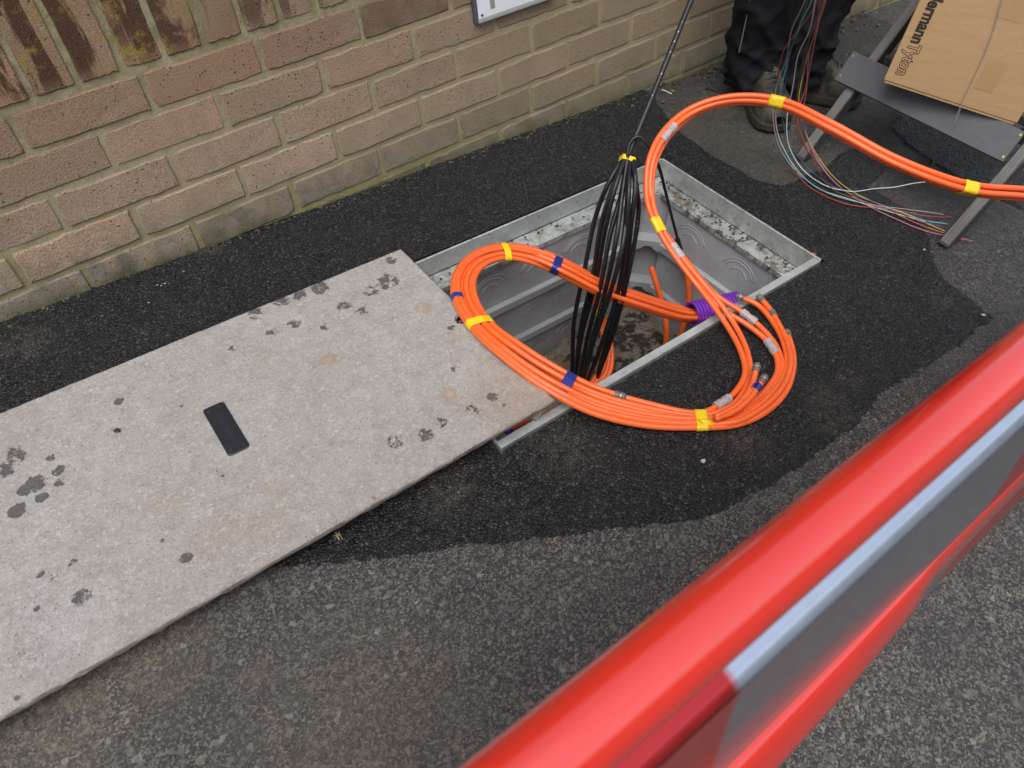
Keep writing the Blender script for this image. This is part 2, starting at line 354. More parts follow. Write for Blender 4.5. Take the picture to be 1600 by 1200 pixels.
def mk_card():
    t = Mt('corrugated_card'); mp = t.n('Mapping'); t.t.links.new(t.pos(), mp.inputs[0]); mp.inputs['Scale'].default_value = (1, 1, 6)
    c = t.mix(t.noise(20, 5, .6, mp.outputs[0]), (.40, .255, .125), (.47, .305, .155)); c = t.mix(t.ramp(t.noise(260, 3), (.35, .3), (.5, 0.0)), c, (.33, .2, .095))
    t.col(c); t.set(Roughness=.82); t.bump(t.noise(14, 4, .5, mp.outputs[0]), .0016, .5); return t.m
def mk_trouser():
    t = Mt('black_work_trouser_cloth'); t.col(t.mix(t.noise(30, 5), (.005, .005, .0062), (.011, .011, .0135))); t.set(Roughness=.8, Specular_IOR_Level=.2); t.bump(t.noise(900, 2), .0004, .5); return t.m
def mk_boot():
    t = Mt('scuffed_boot_leather'); c = t.mix(t.ramp(t.noise(28, 7, .75), (.42, 0.0), (.62, 1.0)), (.018, .017, .015), (.075, .062, .042))
    c = t.mix(t.ramp(t.noise(11, 5), (.5, 0.0), (.7, .6)), c, (.035, .04, .045)); t.col(c); t.set(Roughness=t.ramp(t.noise(14), (.4, .35), (.6, .75))); t.bump(t.noise(120, 5), .002, .6); return t.m
def mk_red():
    t = Mt('red_moulded_plastic'); t.col(t.mix(t.noise(9, 4), (.55, .018, .009), (.63, .024, .011))); t.set(Roughness=t.ramp(t.noise(20, 4), (.3, .2), (.7, .30)), Coat_Weight=1.0, Coat_Roughness=.07, Coat_IOR=1.75)
    n1 = t.bump(t.noise(16, 3), .0012, .25); ms = t.n('Mapping'); t.t.links.new(t.pos(), ms.inputs[0]); ms.inputs['Scale'].default_value = (.06, 1, 1); t.bump(t.noise(260, 3, .6, ms.outputs[0]), .0006, .22, n1); return t.m
def mk_reflect(name='striped_sheet_shaded', white=(.10, .106, .118), red=(.23, .013, .010), metal=.0, rough=.36):  # default white and red are darkened to paint shade on the upright face
    t = Mt(name); sx = t.n('SeparateXYZ'); t.t.links.new(t.pos(), sx.inputs[0])
    k = t.ramp(t.math('FRACT', t.math('ADD', t.math('DIVIDE', t.math('SUBTRACT', sx.outputs['X'], .158), .80), .5)), (.4985, 0.0), (.5015, 1.0))
    t.col(t.mix(k, red, t.mix(t.noise(60, 5), tuple(x * .85 for x in white), tuple(x * 1.1 for x in white))))
    t.set(Roughness=t.ramp(t.noise(40, 4), (.3, rough - .04), (.7, rough + .04)), Metallic=metal, Coat_Weight=.4, Coat_Roughness=.1); return t.m
for k, fn in dict(newtar=mk_new_tarmac, oldtar=mk_old_tarmac, brick=mk_brick, mortar=mk_mortar, slab=mk_slab, galv=mk_galv, pit=mk_pit, silt=mk_silt, orange=mk_orange, black=mk_black,
                  clear=mk_clear, wood=mk_wood, plank=mk_plank, card=mk_card, trouser=mk_trouser, boot=mk_boot, red=mk_red, reflect=mk_reflect).items(): M[k] = fn()
M['reflect_skylit'] = mk_reflect('striped_sheet_skylit', (.52, .60, .74), (.55, .03, .035), .8, .22)  # same sheet on the shoulder, sky reflection painted into its paler, bluer colour
M['yellow'] = mk_tape('yellow_tape', (.86, .60, .012)); M['blue'] = mk_tape('blue_tape', (.018, .035, .24)); M['green'] = mk_tape('green_tape', (.0, .22, .12)); M['darktape'] = mk_tape('black_tape', (.012, .012, .013))
M['fibre'] = mk_objcol('coated_fibre', .3); M['purple'] = plain('purple_duct_plastic', (.17, .035, .42), .4, var=.15)
M['badge'] = plain('black_badge_plastic', (.013, .015, .021), .42, var=.25, bump=.0006); M['mark'] = plain('raised_mark', (.028, .03, .038), .35)
M['collet'] = plain('grey_collet', (.13, .12, .105), .45, var=.3, scale=90); M['steel'] = plain('dull_steel_ring', (.34, .35, .36), .35, .6); M['dark'] = plain('dark_hole', (.01, .009, .008), .9)
M['ink'] = plain('black_print', (.022, .018, .015), .8); M['signwhite'] = plain('sign_enamel', (.62, .65, .70), .35, var=.08, scale=25); M['signdark'] = plain('sign_edge', (.055, .065, .09), .45); M['signgrey'] = plain('sign_grey', (.235, .235, .21), .6)
M['signrim'] = plain('sign_rim', (.36, .40, .38), .4, .3)
t = Mt('worn_ply_edge'); dp = t.n('VectorMath', operation='DOT_PRODUCT'); t.t.links.new(t.pos(), dp.inputs[0]); dp.inputs[1].default_value = (.03, 1.0, .10); cx_ = t.n('CombineXYZ'); t.t.links.new(dp.outputs['Value'], cx_.inputs[0])
t.col(t.mix(t.ramp(t.noise(22, 5, .7), (.4, 0.0), (.75, .5)), t.ramp(t.noise(420, 3, .6, cx_.outputs[0]), (.35, (.06, .058, .056)), (.5, (.15, .147, .142)), (.65, (.27, .265, .255))), (.05, .048, .045))); t.set(Roughness=.7); M['plyedge'] = t.m
M['brass'] = plain('brass_screw', (.55, .42, .15), .35, .8); M['stone'] = plain('pale_chip', (.42, .38, .32), .9, var=.3, scale=120); M['darkstone'] = plain('dark_chip', (.03, .03, .032), .5, var=.4, scale=150, bump=.002)
M['leaf'] = plain('dry_leaf', (.32, .12, .03), .8, var=.4); M['white'] = plain('white_fibre_scrap', (.7, .7, .7), .4); M['rubber'] = plain('boot_sole', (.036, .030, .021), .85, var=.6, scale=70, bump=.003)
M['jacket'] = plain('navy_jacket_cloth', (.02, .025, .045), .8); M['skin'] = plain('skin', (.52, .30, .22), .55, var=.06); M['hair'] = plain('brown_hair', (.05, .03, .02), .6); M['lace'] = plain('boot_lace', (.008, .008, .008), .7)
M['clearline'] = plain('pale_line', (.36, .32, .34), .3); M['piping'] = plain('grey_piping', (.16, .16, .165), .5); M['tape_card'] = plain('brown_parcel_tape', (.40, .255, .122), .4, var=.06)

# ------------------------------------------------------------------ the setting: ground, pavement, tarmac patch
U0, U1, V0, V1 = 0.402, 1.289, -0.795, -0.295       # outer edge of the chamber frame
def ring_sheet(u0, u1, v0, v1, w):
    P = [(u0, v0, w), (u1, v0, w), (u1, v1, w), (u0, v1, w), (U0, V0, w), (U1, V0, w), (U1, V1, w), (U0, V1, w)]
    return gl(P), [(0, 1, 5, 4), (1, 2, 6, 5), (2, 3, 7, 6), (3, 0, 4, 7)]
V, F = ring_sheet(-40, 60, -40, 40, -.010)
tag(mesh('ground', V, F, M['oldtar'], attrs=dict(dust=[0] * 8, wet=[.2] * 8)), kind='structure')
def px2(l): return [tuple(G(x, y)[:2]) for x, y in l]
patch_main = [(-1.2, .03), (1.53, .03), (1.505, -.06)] + px2([(1060, 205), (1100, 235), (1150, 262), (1185, 283), (1222, 291), (1252, 276), (1290, 262), (1318, 236), (1347, 224), (1402, 262), (1352, 290), (1380, 304), (1420, 330), (1450, 358), (1456, 388), (1462, 415), (1478, 440), (1520, 470), (1556, 496)]) + \
    px2([(1400, 610), (1345, 665), (1300, 703), (1240, 748), (1180, 782), (1120, 812), (1060, 826), (1000, 836), (920, 843), (840, 852), (770, 859), (700, 868), (630, 878), (560, 886), (470, 892), (380, 897)]) + [(-.2, -.70), (-.5, -.62), (-1.2, -.6)]
patch_side = px2([(1385, 200), (1405, 176), (1500, 215), (1640, 285), (1700, 330), (1600, 330), (1500, 283), (1430, 240)])
def grid(u0, u1, v0, v1, st):
    us = np.arange(u0, u1, st); vs = np.arange(v0, v1, st); return np.meshgrid(us, vs, indexing='ij')
def grid_mesh(name, UU, VV, H, mask, mat, attrs, smooth=True):
    nu, nv = UU.shape; idx = np.arange(nu * nv).reshape(nu, nv)
    q = np.stack([idx[:-1, :-1], idx[1:, :-1], idx[1:, 1:], idx[:-1, 1:]], -1).reshape(-1, 4)
    cm = (mask[:-1, :-1] & mask[1:, :-1] & mask[1:, 1:] & mask[:-1, 1:]).ravel(); q = q[cm]
    used = np.zeros(nu * nv, bool); used[q.ravel()] = True; re = np.cumsum(used) - 1
    P = np.stack([UU.ravel(), VV.ravel(), H.ravel()], 1)[used]
    return mesh(name, gl(P), re[q], mat, smooth=smooth, attrs={k: np.broadcast_to(v, UU.shape).ravel()[used] for k, v in attrs.items()})
def patch_mask(UU, VV):
    a = UU + .018 * (fbm(UU * 18, VV * 18, 3) - .5) + .010 * (vnoise(UU * 150, VV * 150, 5) - .5)
    b = VV + .018 * (fbm(UU * 18, VV * 18, 4) - .5) + .010 * (vnoise(UU * 150, VV * 150, 6) - .5)
    hole = (UU > U0) & (UU < U1) & (VV > V0) & (VV < V1)
    return (in_poly(a, b, patch_main) | in_poly(a, b, patch_side)), hole
def blobs(UU, VV, L):
    r = np.zeros(UU.shape)
    for x, y, rad in L:
        p = G(x, y); r = np.maximum(r, np.clip(1.25 - np.hypot(UU - p[0], VV - p[1]) / rad, 0, 1))
    return r
# fresh tarmac: rough relief laid with feathered, ragged edges
def soft(UU, VV, r):
    acc = 0
    for k in range(8): acc = acc + patch_mask(UU + r * math.cos(k * math.pi / 4), VV + r * math.sin(k * math.pi / 4))[0]
    return acc / 8.0
UU, VV = grid(-.75, 2.25, -1.2, .012, .0032)
ins, hole = patch_mask(UU, VV); core = soft(UU, VV, .014)
jit = np.random.default_rng(3).random(UU.shape)
H = -.0045 + .0080 * core + .0016 * (jit - .5) + .0030 * (fbm(UU * 9, VV * 9, 21) - .5) + .0012 * (vnoise(UU * 110, VV * 110, 22) - .5)
H = H - .0022 * (UU > 1.72)
edge = ~((UU > U0 - .004) & (UU < U1 + .004) & (VV > V0 - .004) & (VV < V1 + .004))
o = grid_mesh('tarmac_patch', UU, VV, H, ins & edge, M['newtar'],
              dict(dust=blobs(UU, VV, [(1305, 655, .05), (1290, 625, .04), (1330, 660, .035), (1470, 470, .03), (1325, 595, .03), (1160, 690, .05), (700, 770, .06), (40, 540, .05), (330, 390, .03), (880, 700, .07)])))
tag(o, kind='structure')
# worn tarmac
UU, VV = grid(-.9, 2.6, -1.85, .012, .0042)
core = soft(UU, VV, .035) * patch_mask(UU, VV)[0]
jit = np.random.default_rng(4).random(UU.shape)
H = -.0025 + .0011 * (jit - .5) + .0045 * (fbm(UU * 5, VV * 5, 31) - .5) + .0012 * (vnoise(UU * 90, VV * 90, 33) - .5) + .0045 * np.clip((-.55 - VV) / .1, 0, 1) * np.clip((1.3 - UU) / .2, 0, 1) - .006 * np.clip((soft(UU, VV, .02) - .6) / .4, 0, 1)
pw = np.clip((UU - .95) / .6, 0, 1) * np.clip(fbm(UU * 4, VV * 4, 8) * 2.0 - .35, 0, 1) + .5 * np.clip((UU - 1.75) / .2, 0, 1)
o = grid_mesh('pavement', UU, VV, H, (core < .99) & ~((UU > U0 - .01) & (UU < U1 + .01) & (VV > V0 - .01) & (VV < V1 + .01)), M['oldtar'],
              dict(wet=np.clip(pw, 0, 1), dust=blobs(UU, VV, [(1160, 225, .22), (1100, 185, .16), (1215, 265, .07), (240, 1040, .10), (100, 1130, .12), (400, 1060, .03), (560, 1190, .2)])))
tag(o, kind='structure')

# ------------------------------------------------------------------ brick wall
wall = thing('brick_wall', 'long weathered brick wall with a soldier course above pinkish buff stretchers', 'wall', (0.9, 0.06, -.6))
def brick_mesh(name, w, h, seed, depth=.06):
    r = random.Random(seed); pts = []
    nx, ny = 9, 4
    def ed(n, a, b): return [tuple(a[k] + (b[k] - a[k]) * i / n for k in (0, 1)) for i in range(n)]
    ring = ed(nx, (-w / 2, -h / 2), (w / 2, -h / 2)) + ed(ny, (w / 2, -h / 2), (w / 2, h / 2)) + ed(nx, (w / 2, h / 2), (-w / 2, h / 2)) + ed(ny, (-w / 2, h / 2), (-w / 2, -h / 2))
    j = [(r.gauss(0, .0009), r.gauss(0, .0009)) for _ in ring]
    if r.random() < .35:
        k = r.randrange(len(ring)); 
        for q in (-1, 0, 1): j[(k + q) % len(ring)] = tuple(-.005 * np.sign(c) * r.random() for c in ring[(k + q) % len(ring)])
    outer = []
    for (x, y), (a, b) in zip(ring, j):
        cx = abs(x) > w / 2 - 1e-6 and abs(y) > h / 2 - 1e-6; s = .985 if cx else 1
        outer.append((x * (1 - (1 - s) * .3) + a, y * s + b))
    n = len(outer); V = []
    for (x, y) in outer: V.append((x, .0028 + r.random() * .001, y))
    for (x, y) in outer:
        ix = x - np.sign(x) * .0032 * (abs(x) > w / 2 - .006); iy = y - np.sign(y) * .0032 * (abs(y) > h / 2 - .006)
        V.append((ix, r.gauss(0, .0003), iy))
    for (x, y) in outer: V.append((x, depth, y))
    F = [tuple(range(n, 2 * n))] + [(i, (i + 1) % n, n + (i + 1) % n, n + i) for i in range(n)] + [(2 * n + i, 2 * n + (i + 1) % n, (i + 1) % n, i) for i in range(n)]
    me = bpy.data.meshes.new(name); me.from_pydata(V, [], F); me.update(); me.materials.append(M['brick']); return me
BR = [brick_mesh('brick', .2145, .0650, s) for s in range(10)]
SOL = [brick_mesh('soldier_brick', .0660, .2150, 50 + s) for s in range(8)]
def put_brick(me, x, z, colr, name='brick', tilt=0.0):
    o = bpy.data.objects.new(name, me); COL.objects.link(o); o.parent = wall
    o.location = Vector((x, random.uniform(-.0012, .0012), z)) - wall.location; o.rotation_euler = (random.uniform(-.004, .004), tilt + random.gauss(0, .002), random.gauss(0, .003)); o.color = (*colr, 1)
XL, XR = -.62, 3.4
base_cols = {0: (.27, .165, .108), 1: (.30, .208, .142), 2: (.325, .238, .168), 3: (.335, .25, .178), 4: (.315, .24, .165), 5: (.29, .245, .175), 6: (.28, .24, .17)}
offs = [0, .5146904, .95965261, 2.46073726, 4.88879088, 5.42, 5.95]
for cidx in range(7):
    zc = -.0375 - .075 * cidx; fr = (offs[cidx] % 1.0) * .225
    k0 = math.floor((XL - fr) / .225)
    for k in range(k0, int((XR - XL) / .225) + k0 + 2):
        x = fr + k * .225 + .1125
        if x > XR: break
        if zc + .033 < g0 + gx * x - .012: continue
        c = np.array(base_cols[cidx]) * 1.36 * (1 + random.gauss(0, .08)) * np.array([1 + random.gauss(0, .03), 1, 1 + random.gauss(0, .04)])
        if cidx == 0 and .60 < x < .9: c = np.array((.13, .055, .034))
        put_brick(BR[random.randrange(10)], x + random.gauss(0, .001), zc + random.gauss(0, .0006), c)
for k in range(-9, 45):
    x = .0496 + .0768 * k + .0384
    if not XL < x < XR: continue
    c = np.array((.33, .19, .12)) * (1 + random.gauss(0, .12))
    if x > .45: c = np.array((.31, .21, .15)) * (1 + random.gauss(0, .1))
    put_brick(SOL[random.randrange(8)], x, .008 + .1075, c)
mo = box_pts([(XL - .02, .0085, -.85), (XR, .0085, -.85), (XR, .21, -.85), (XL - .02, .21, -.85), (XL - .02, .0085, 2.3), (XR, .0085, 2.3), (XR, .21, 2.3), (XL - .02, .21, 2.3)])
# mortar face as a fine sheet so that the joints are uneven
xs = np.arange(XL - .01, XR, .006); zs = np.arange(-.62, .3, .0045); XX, ZZ = np.meshgrid(xs, zs, indexing='ij')
YY = .0036 + .0022 * (fbm(XX * 60, ZZ * 60, 41) - .5) + .0028 * (fbm(XX * 9, ZZ * 9, 42) - .5)
idx = np.arange(XX.size).reshape(XX.shape); Q = np.stack([idx[:-1, :-1], idx[1:, :-1], idx[1:, 1:], idx[:-1, 1:]], -1).reshape(-1, 4)
mesh('mortar', np.stack([XX.ravel(), YY.ravel(), ZZ.ravel()], 1), Q, M['mortar'], wall, smooth=True)
mesh('wall_core', *mo, M['mortar'], wall)
up_parts = []
for c in range(26):
    zc = .238 + .0375 + .075 * c; fr = (.1125 if c % 2 else 0)
    for k in range(-3, 16):
        x = fr + k * .225 + .1125
        if x < XL or x > XR: continue
        me = BR[(c * 7 + k) % 10]; up_parts.append((np.array([v.co for v in me.vertices]) + np.array([x, 0, zc]), [tuple(p.vertices) for p in me.polygons]))
uo = mesh('brick_courses', *join(up_parts), M['brick'], wall); uo['kind'] = 'stuff'; uo.color = (.235, .16, .115, 1)

# wall sign (only its lower edge is in the picture)
sg = thing('wall_sign', 'white enamel plate with a dark edge screwed to the brick wall', 'sign', (1.07, -.006, -.11))
def wbox(x0, x1, y0, y1, z0, z1): return box_pts([(x0, y0, z0), (x1, y0, z0), (x1, y1, z0), (x0, y1, z0), (x0, y0, z1), (x1, y0, z1), (x1, y1, z1), (x0, y1, z1)])
mesh('backing', *bevel_box(*wbox(.951, 1.185, -.011, .001, -.114, .17), b=.004, seg=3), M['signdark'], sg)
mesh('rim', *bevel_box(*wbox(.9575, 1.182, -.0145, -.0112, -.1125, -.1045), b=.0012), M['signrim'], sg)
pl = mesh('face', *bevel_box(*wbox(.959, 1.182, -.0142, -.0112, -.1040, .166), b=.0012), M['signwhite'], sg)
mesh('figure_stroke', *wbox(.9935, 1.006, -.0150, -.0143, -.0895, .12), M['signgrey'], pl)
mesh('screw', *lathe_on(np.array([.9685, -.0143, -.0965]), (0, -1, 0), [(0, .003), (.001, .0028), (.0014, .0001)], 10), M['dark'], pl)

# ------------------------------------------------------------------ cable chamber
ch = thing('cable_chamber', 'open grey plastic cable chamber with a galvanised steel frame set in the tarmac', 'cable chamber', gl((.85, -.54, -.5)))
def attr_box(name, parts, mat, parent, grime, b=.0012):
    V, F = join([bevel_box(*p, b=b, seg=1) for p in parts]); return mesh(name, V, F, mat, parent, attrs=dict(grime=[grime] * len(V)))
LW = .048   # ledge width
LZ = -.043  # ledge level
TOP = .0065
def frame_side(parts, ledge, g):
    f = attr_box('frame_rail', parts, M['galv'], ch, .25 * g); attr_box('ledge', ledge, M['galv'], f, g); return f
frame_side([lbox(U0, U1, V1 - .005, V1, LZ, TOP)], [lbox(U0 + .004, U1 - .004, V1 - LW, V1 - .0055, LZ - .006, LZ), lbox(U0 + .004, U1 - .004, V1 - LW - .004, V1 - LW + .001, LZ - .018, LZ - .002)], .55)
frame_side([lbox(U1 - .0052, U1 - .0002, V0, V1 - .0055, LZ, TOP + .002)], [lbox(U1 - LW, U1 - .0057, V0 + .004, V1 - LW - .0045, LZ - .0055, LZ + .0005), lbox(U1 - LW - .004, U1 - LW + .0005, V0 + .03, V1 - LW - .005, LZ - .018, LZ - .0015)], 1.0)
frame_side([lbox(U0, U1 - .0056, V0, V0 + .0165, LZ, TOP - .001)], [lbox(U0 + .004, U1 - .058, V0 + .0169, V0 + .019, LZ - .008, LZ - .002)], .3)
frame_side([lbox(U0 - .0001, U0 + .005, V0 + .0170, V1 - .0056, LZ, TOP - .002)], [lbox(U0 + .0055, U0 + LW, V0 + .02, V1 - LW - .005, LZ - .0055, LZ - .0005)], .6)
# moulded walls: panels between horizontal ribs, with recessed corners
IU0, IU1, IV0, IV1 = U0 + .05, U1 - .047, V0 + .020, V1 - .047
CH = .055; BOT = -.56; tiers = [-.050, -.186, -.328, -.47]
def wall_quad(p, q, w0, w1, out, t=.012):   # a panel from p to q (uv), thickness outwards
    p = np.array(p); q = np.array(q); o_ = np.array(out) * t
    c = [(*p, w0), (*q, w0), (*(q + o_), w0), (*(p + o_), w0), (*p, w1), (*q, w1), (*(q + o_), w1), (*(p + o_), w1)]
    return box_pts(gl(c))
sides = {'back': ((IU0 + CH, IV1), (IU1 - CH, IV1), (0, 1)), 'right': ((IU1, IV1 - CH), (IU1, IV0 + CH), (1, 0)), 'front': ((IU0 + CH, IV0), (IU1 - CH, IV0), (0, -1)), 'left': ((IU0, IV1 - CH), (IU0, IV0 + CH), (-1, 0))}
corners = [((IU1 - CH, IV1), (IU1, IV1 - CH), (.707, .707)), ((IU0 + CH, IV1), (IU0, IV1 - CH), (-.707, .707)), ((IU1 - CH, IV0), (IU1, IV0 + CH), (.707, -.707)), ((IU0 + CH, IV0), (IU0, IV0 + CH), (-.707, -.707))]
tz = tiers + [BOT]
for sname, (p, q, out) in sides.items():
    wp = None
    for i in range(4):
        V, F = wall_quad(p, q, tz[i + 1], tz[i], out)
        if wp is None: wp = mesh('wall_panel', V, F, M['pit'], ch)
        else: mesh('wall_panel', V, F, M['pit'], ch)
        if i:   # rib standing proud of the panel
            inn = -np.array(out) * .016; p2 = np.array(p) + inn; q2 = np.array(q) + inn
            V, F = bevel_box(*wall_quad(p2, q2, tz[i] - .013, tz[i] + .012, out, .0155), b=.003, seg=1); mesh('rib', V, F, M['pit'], wp)
    if sname in ('back', 'right'):
        tdir = (np.array(q) - np.array(p)); Ln = np.linalg.norm(tdir); tdir /= Ln; inn = -np.array(out)
        for i in range(3):
            wz = (tz[i] + tz[i + 1]) / 2 - .012
            nrings = 5 if sname == 'back' else 2
            for k in range(nrings):
                s = Ln * (k + .5) / nrings; cc = np.array(p) + tdir * s
                for rr in ((.052, .044, .026) if i == 0 or sname == 'back' else (.05,)):
                    th = np.linspace(math.radians(20), math.radians(160), 22)
                    pts = gl([(*(cc + tdir * rr * math.cos(a) + inn * .0004), wz + rr * math.sin(a) * .95) for a in th])
                    mesh('moulded_ring', *tube(pts, .0011, 5), M['pit'], wp, smooth=True)
                for ds, w0, w1 in ((0.0, -.002, .042), (.058, -.05, .02), (.068, -.05, .02)):
                    a = cc + tdir * ds + inn * .0004
                    if s + ds > Ln: continue
                    mesh('moulded_line', *tube(gl([(*a, wz + w0), (*a, wz + w1)]), .0010, 5), M['pit'], wp)
for (p, q, out) in corners:
    p = np.array(p); q = np.array(q); out = np.array(out); e = q - p
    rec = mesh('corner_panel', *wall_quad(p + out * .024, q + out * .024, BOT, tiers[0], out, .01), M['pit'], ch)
    for i in range(1, 4):   # peaked ledge at every tier: outer thirds proud, the middle arched
        wz = tz[i]; inn = -out * .012
        prof = [(-.12, .012), (1.12, .012), (1.12, -.034), (.74, -.014), (.60, -.004), (.40, -.004), (.26, -.014), (-.12, -.034)]
        a = [(*(p + e * s + inn), wz + z + .004) for s, z in prof]; b = [(*(p + e * s + out * .024), wz + z + .004) for s, z in prof]; n = len(prof)
        F = [tuple(range(n)), tuple(range(2 * n - 1, n - 1, -1))] + [((i_ + 1) % n, i_, n + i_, n + (i_ + 1) % n) for i_ in range(n)]
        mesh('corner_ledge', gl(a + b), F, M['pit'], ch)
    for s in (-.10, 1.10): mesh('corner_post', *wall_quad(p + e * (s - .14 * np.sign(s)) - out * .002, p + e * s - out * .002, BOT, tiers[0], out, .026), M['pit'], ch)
# silt on the chamber floor
UU, VV = grid(IU0 - .01, IU1 + .01, IV0 - .01, IV1 + .01, .004)
H = -.455 + .06 * np.exp(-(((UU - 1.14) / .16) ** 2 + ((VV + .47) / .16) ** 2)) + .05 * (fbm(UU * 9, VV * 9, 61) - .5) + .02 * (fbm(UU * 45, VV * 45, 62) - .5)
muck = .10 * np.exp(-(((UU - 1.10) / .10) ** 2 + ((VV + .46) / .09) ** 2)) + .05 * np.exp(-(((UU - 1.12) / .1) ** 2 + ((VV + .60) / .06) ** 2))
so = grid_mesh('silt', UU, VV, H, np.ones(UU.shape, bool), M['silt'], dict(muck=muck)); so['kind'] = 'stuff'
pw_ = np.array(so.location); so.parent = ch; so.location = pw_ - wpos(ch)
def silt_h(u, v): return -.50 + .07 * math.exp(-(((u - 1.14) / .16) ** 2 + ((v + .47) / .16) ** 2)) + .012
# ledge debris
def chip(name, c, r, mat, parent, seed):
    rr = random.Random(seed); bm = bmesh.new(); bmesh.ops.create_icosphere(bm, subdivisions=1, radius=r)
    for v in bm.verts: v.co *= rr.uniform(.6, 1.15); v.co.z *= .55
    V = np.array([tuple(v.co) for v in bm.verts]) + gl(c); F = [[v.index for v in f.verts] for f in bm.faces]; bm.free(); return mesh(name, V, F, mat, parent)
deb = []
for k in range(120):
    rr = random.Random(1000 + k)
    if k < 75: c = (U1 - .008 - abs(rr.gauss(0, .012)), rr.uniform(V0 + .03, V1 - .03), LZ + .003)
    else: c = (rr.uniform(.55, 1.25), V1 - rr.uniform(.009, .043), LZ + .003)
    r = rr.uniform(.0008, .0034); bm = bmesh.new(); bmesh.ops.create_icosphere(bm, subdivisions=1, radius=r)
    for v in bm.verts: v.co = Vector((v.co.x * rr.uniform(.6, 1.5), v.co.y * rr.uniform(.6, 1.5), v.co.z * .5))
    deb.append((np.array([tuple(v.co) for v in bm.verts]) + gl(c), [[v.index for v in f.verts] for f in bm.faces])); bm.free()
do = mesh('ledge_debris', *join(deb), M['darkstone'], ch); do['kind'] = 'stuff'

# ------------------------------------------------------------------ concrete cover slab
sl = thing('concrete_cover', 'long grey concrete cover slab slid half off the chamber, with a black badge', 'cover slab', gl((.07, -.527, .004)))
SB, ST = .0055, .050
SU0 = -.42; SU1 = (G(628, 390, ST)[0] + G(868, 622, ST)[0]) / 2; SV1 = (G(628, 390, ST)[1] + G(0, 638, ST)[1]) / 2; SV0 = (G(868, 622, ST)[1] + G(0, 1118, ST)[1]) / 2
UU, VV = grid(SU0, SU1 + .001, SV0, SV1 + .001, .004)
nu, nv = UU.shape; UU = SU0 + (UU - SU0) * (SU1 - SU0) / (UU.max() - SU0); VV = SV0 + (VV - SV0) * (SV1 - SV0) / (VV.max() - SV0)
ed = np.minimum(np.minimum(UU - SU0, SU1 - UU), np.minimum(VV - SV0, SV1 - VV))
H = ST + .0016 * (fbm(UU * 25, VV * 25, 71) - .5) + .0008 * (vnoise(UU * 260, VV * 260, 72) - .5) - .004 * np.clip(1 - ed / .006, 0, 1) ** 2
def sblob(L, h=ST):
    r = np.zeros(UU.shape)
    for x, y, a, s in L:
        p = G(x, y, h); r = np.maximum(r, s * np.clip(1.6 - np.hypot(UU - p[0], VV - p[1]) / a, 0, 1))
    return r
stain = sblob([(55, 755, .016, .75), (40, 765, .012, .7), (90, 735, .011, .75), (92, 755, .010, .7), (66, 777, .010, .75), (27, 797, .014, .78), (80, 715, .008, .7), (25, 710, .02, .55), (5, 735, .02, .6), (185, 627, .009, .7), (22, 720, .02, .5), (58, 950, .006, .6),
               (115, 880, .009, .6), (85, 900, .012, .55), (130, 930, .02, .5), (290, 872, .011, .6), (65, 898, .008, .6), (612, 407, .012, .65), (605, 440, .03, .52), (580, 455, .02, .5), (500, 450, .02, .6), (470, 460, .02, .55), (440, 470, .02, .55), (400, 490, .02, .5), (540, 480, .02, .5),
               (565, 485, .02, .48), (460, 505, .015, .55), (425, 520, .015, .55), (655, 405, .02, .5), (705, 512, .009, .66), (770, 620, .012, .6), (740, 640, .018, .52), (690, 660, .014, .55), (665, 680, .02, .5), (620, 690, .02, .5), (710, 575, .012, .5), (365, 545, .012, .5), (510, 510, .015, .48)])
stain = stain + .06 * np.clip(1 - (SV1 - VV) / .05, 0, 1) * (UU > .1)
rust = np.zeros(UU.shape)
for x, y, r_ in [(660, 482, .011), (703, 616, .010), (513, 562, .011)]:
    p = G(x, y, ST); dd = np.hypot(UU - p[0], VV - p[1]); rust = np.maximum(rust, np.exp(-((dd - r_) / .0045) ** 2) * .9)
p = G(850, 600, ST); rust = np.maximum(rust, .42 * np.clip(1 - np.hypot(UU - p[0], VV - p[1]) / .16, 0, 1))
p = G(720, 498, ST); hole_c = p; hd = np.hypot((UU - p[0]) * .8, VV - p[1]); H = H - .028 * np.clip(1.3 - hd / .007, 0, 1) ** .5 * (hd < .009)
idx = np.arange(nu * nv).reshape(nu, nv); Q = np.stack([idx[:-1, :-1], idx[1:, :-1], idx[1:, 1:], idx[:-1, 1:]], -1).reshape(-1, 4)
top = np.stack([UU.ravel(), VV.ravel(), H.ravel()], 1)
ringi = np.concatenate([idx[:, 0], idx[-1, 1:], idx[-2::-1, -1], idx[0, -2:0:-1]]); rp = top[ringi]; n = len(ringi); n0 = len(top)
cu, cv = (SU0 + SU1) / 2, (SV0 + SV1) / 2; V = [top]; F = [tuple(q) for q in Q]; prev = ringi
for lev, ins_ in ((.042, -.0008), (.035, .0012), (.027, .005), (.019, .024), (SB, .032)):
    wob = .0030 * (vnoise(np.arange(n) / 4.0, np.full(n, lev * 300), 5) - .5)
    q = rp.copy(); q[:, 0] -= np.sign(q[:, 0] - cu) * (np.abs(q[:, 0] - cu) > (SU1 - SU0) / 2 - .002) * (ins_ + wob); q[:, 1] -= np.sign(q[:, 1] - cv) * (np.abs(q[:, 1] - cv) > (SV1 - SV0) / 2 - .002) * (ins_ + wob)
    q[:, 2] = lev; V.append(q); cur = n0 + np.arange(n); n0 += n
    F += [(prev[i], cur[i], cur[(i + 1) % n], prev[(i + 1) % n]) for i in range(n)]; prev = cur
F.append(tuple(int(i) for i in prev)); VV_ = np.vstack(V); k = len(VV_) - len(top)
mesh('slab', gl(VV_), F, M['slab'], sl, attrs=dict(stain=np.concatenate([stain.ravel(), np.full(k, .05)]), rust=np.concatenate([rust.ravel(), np.full(k, .25)])))
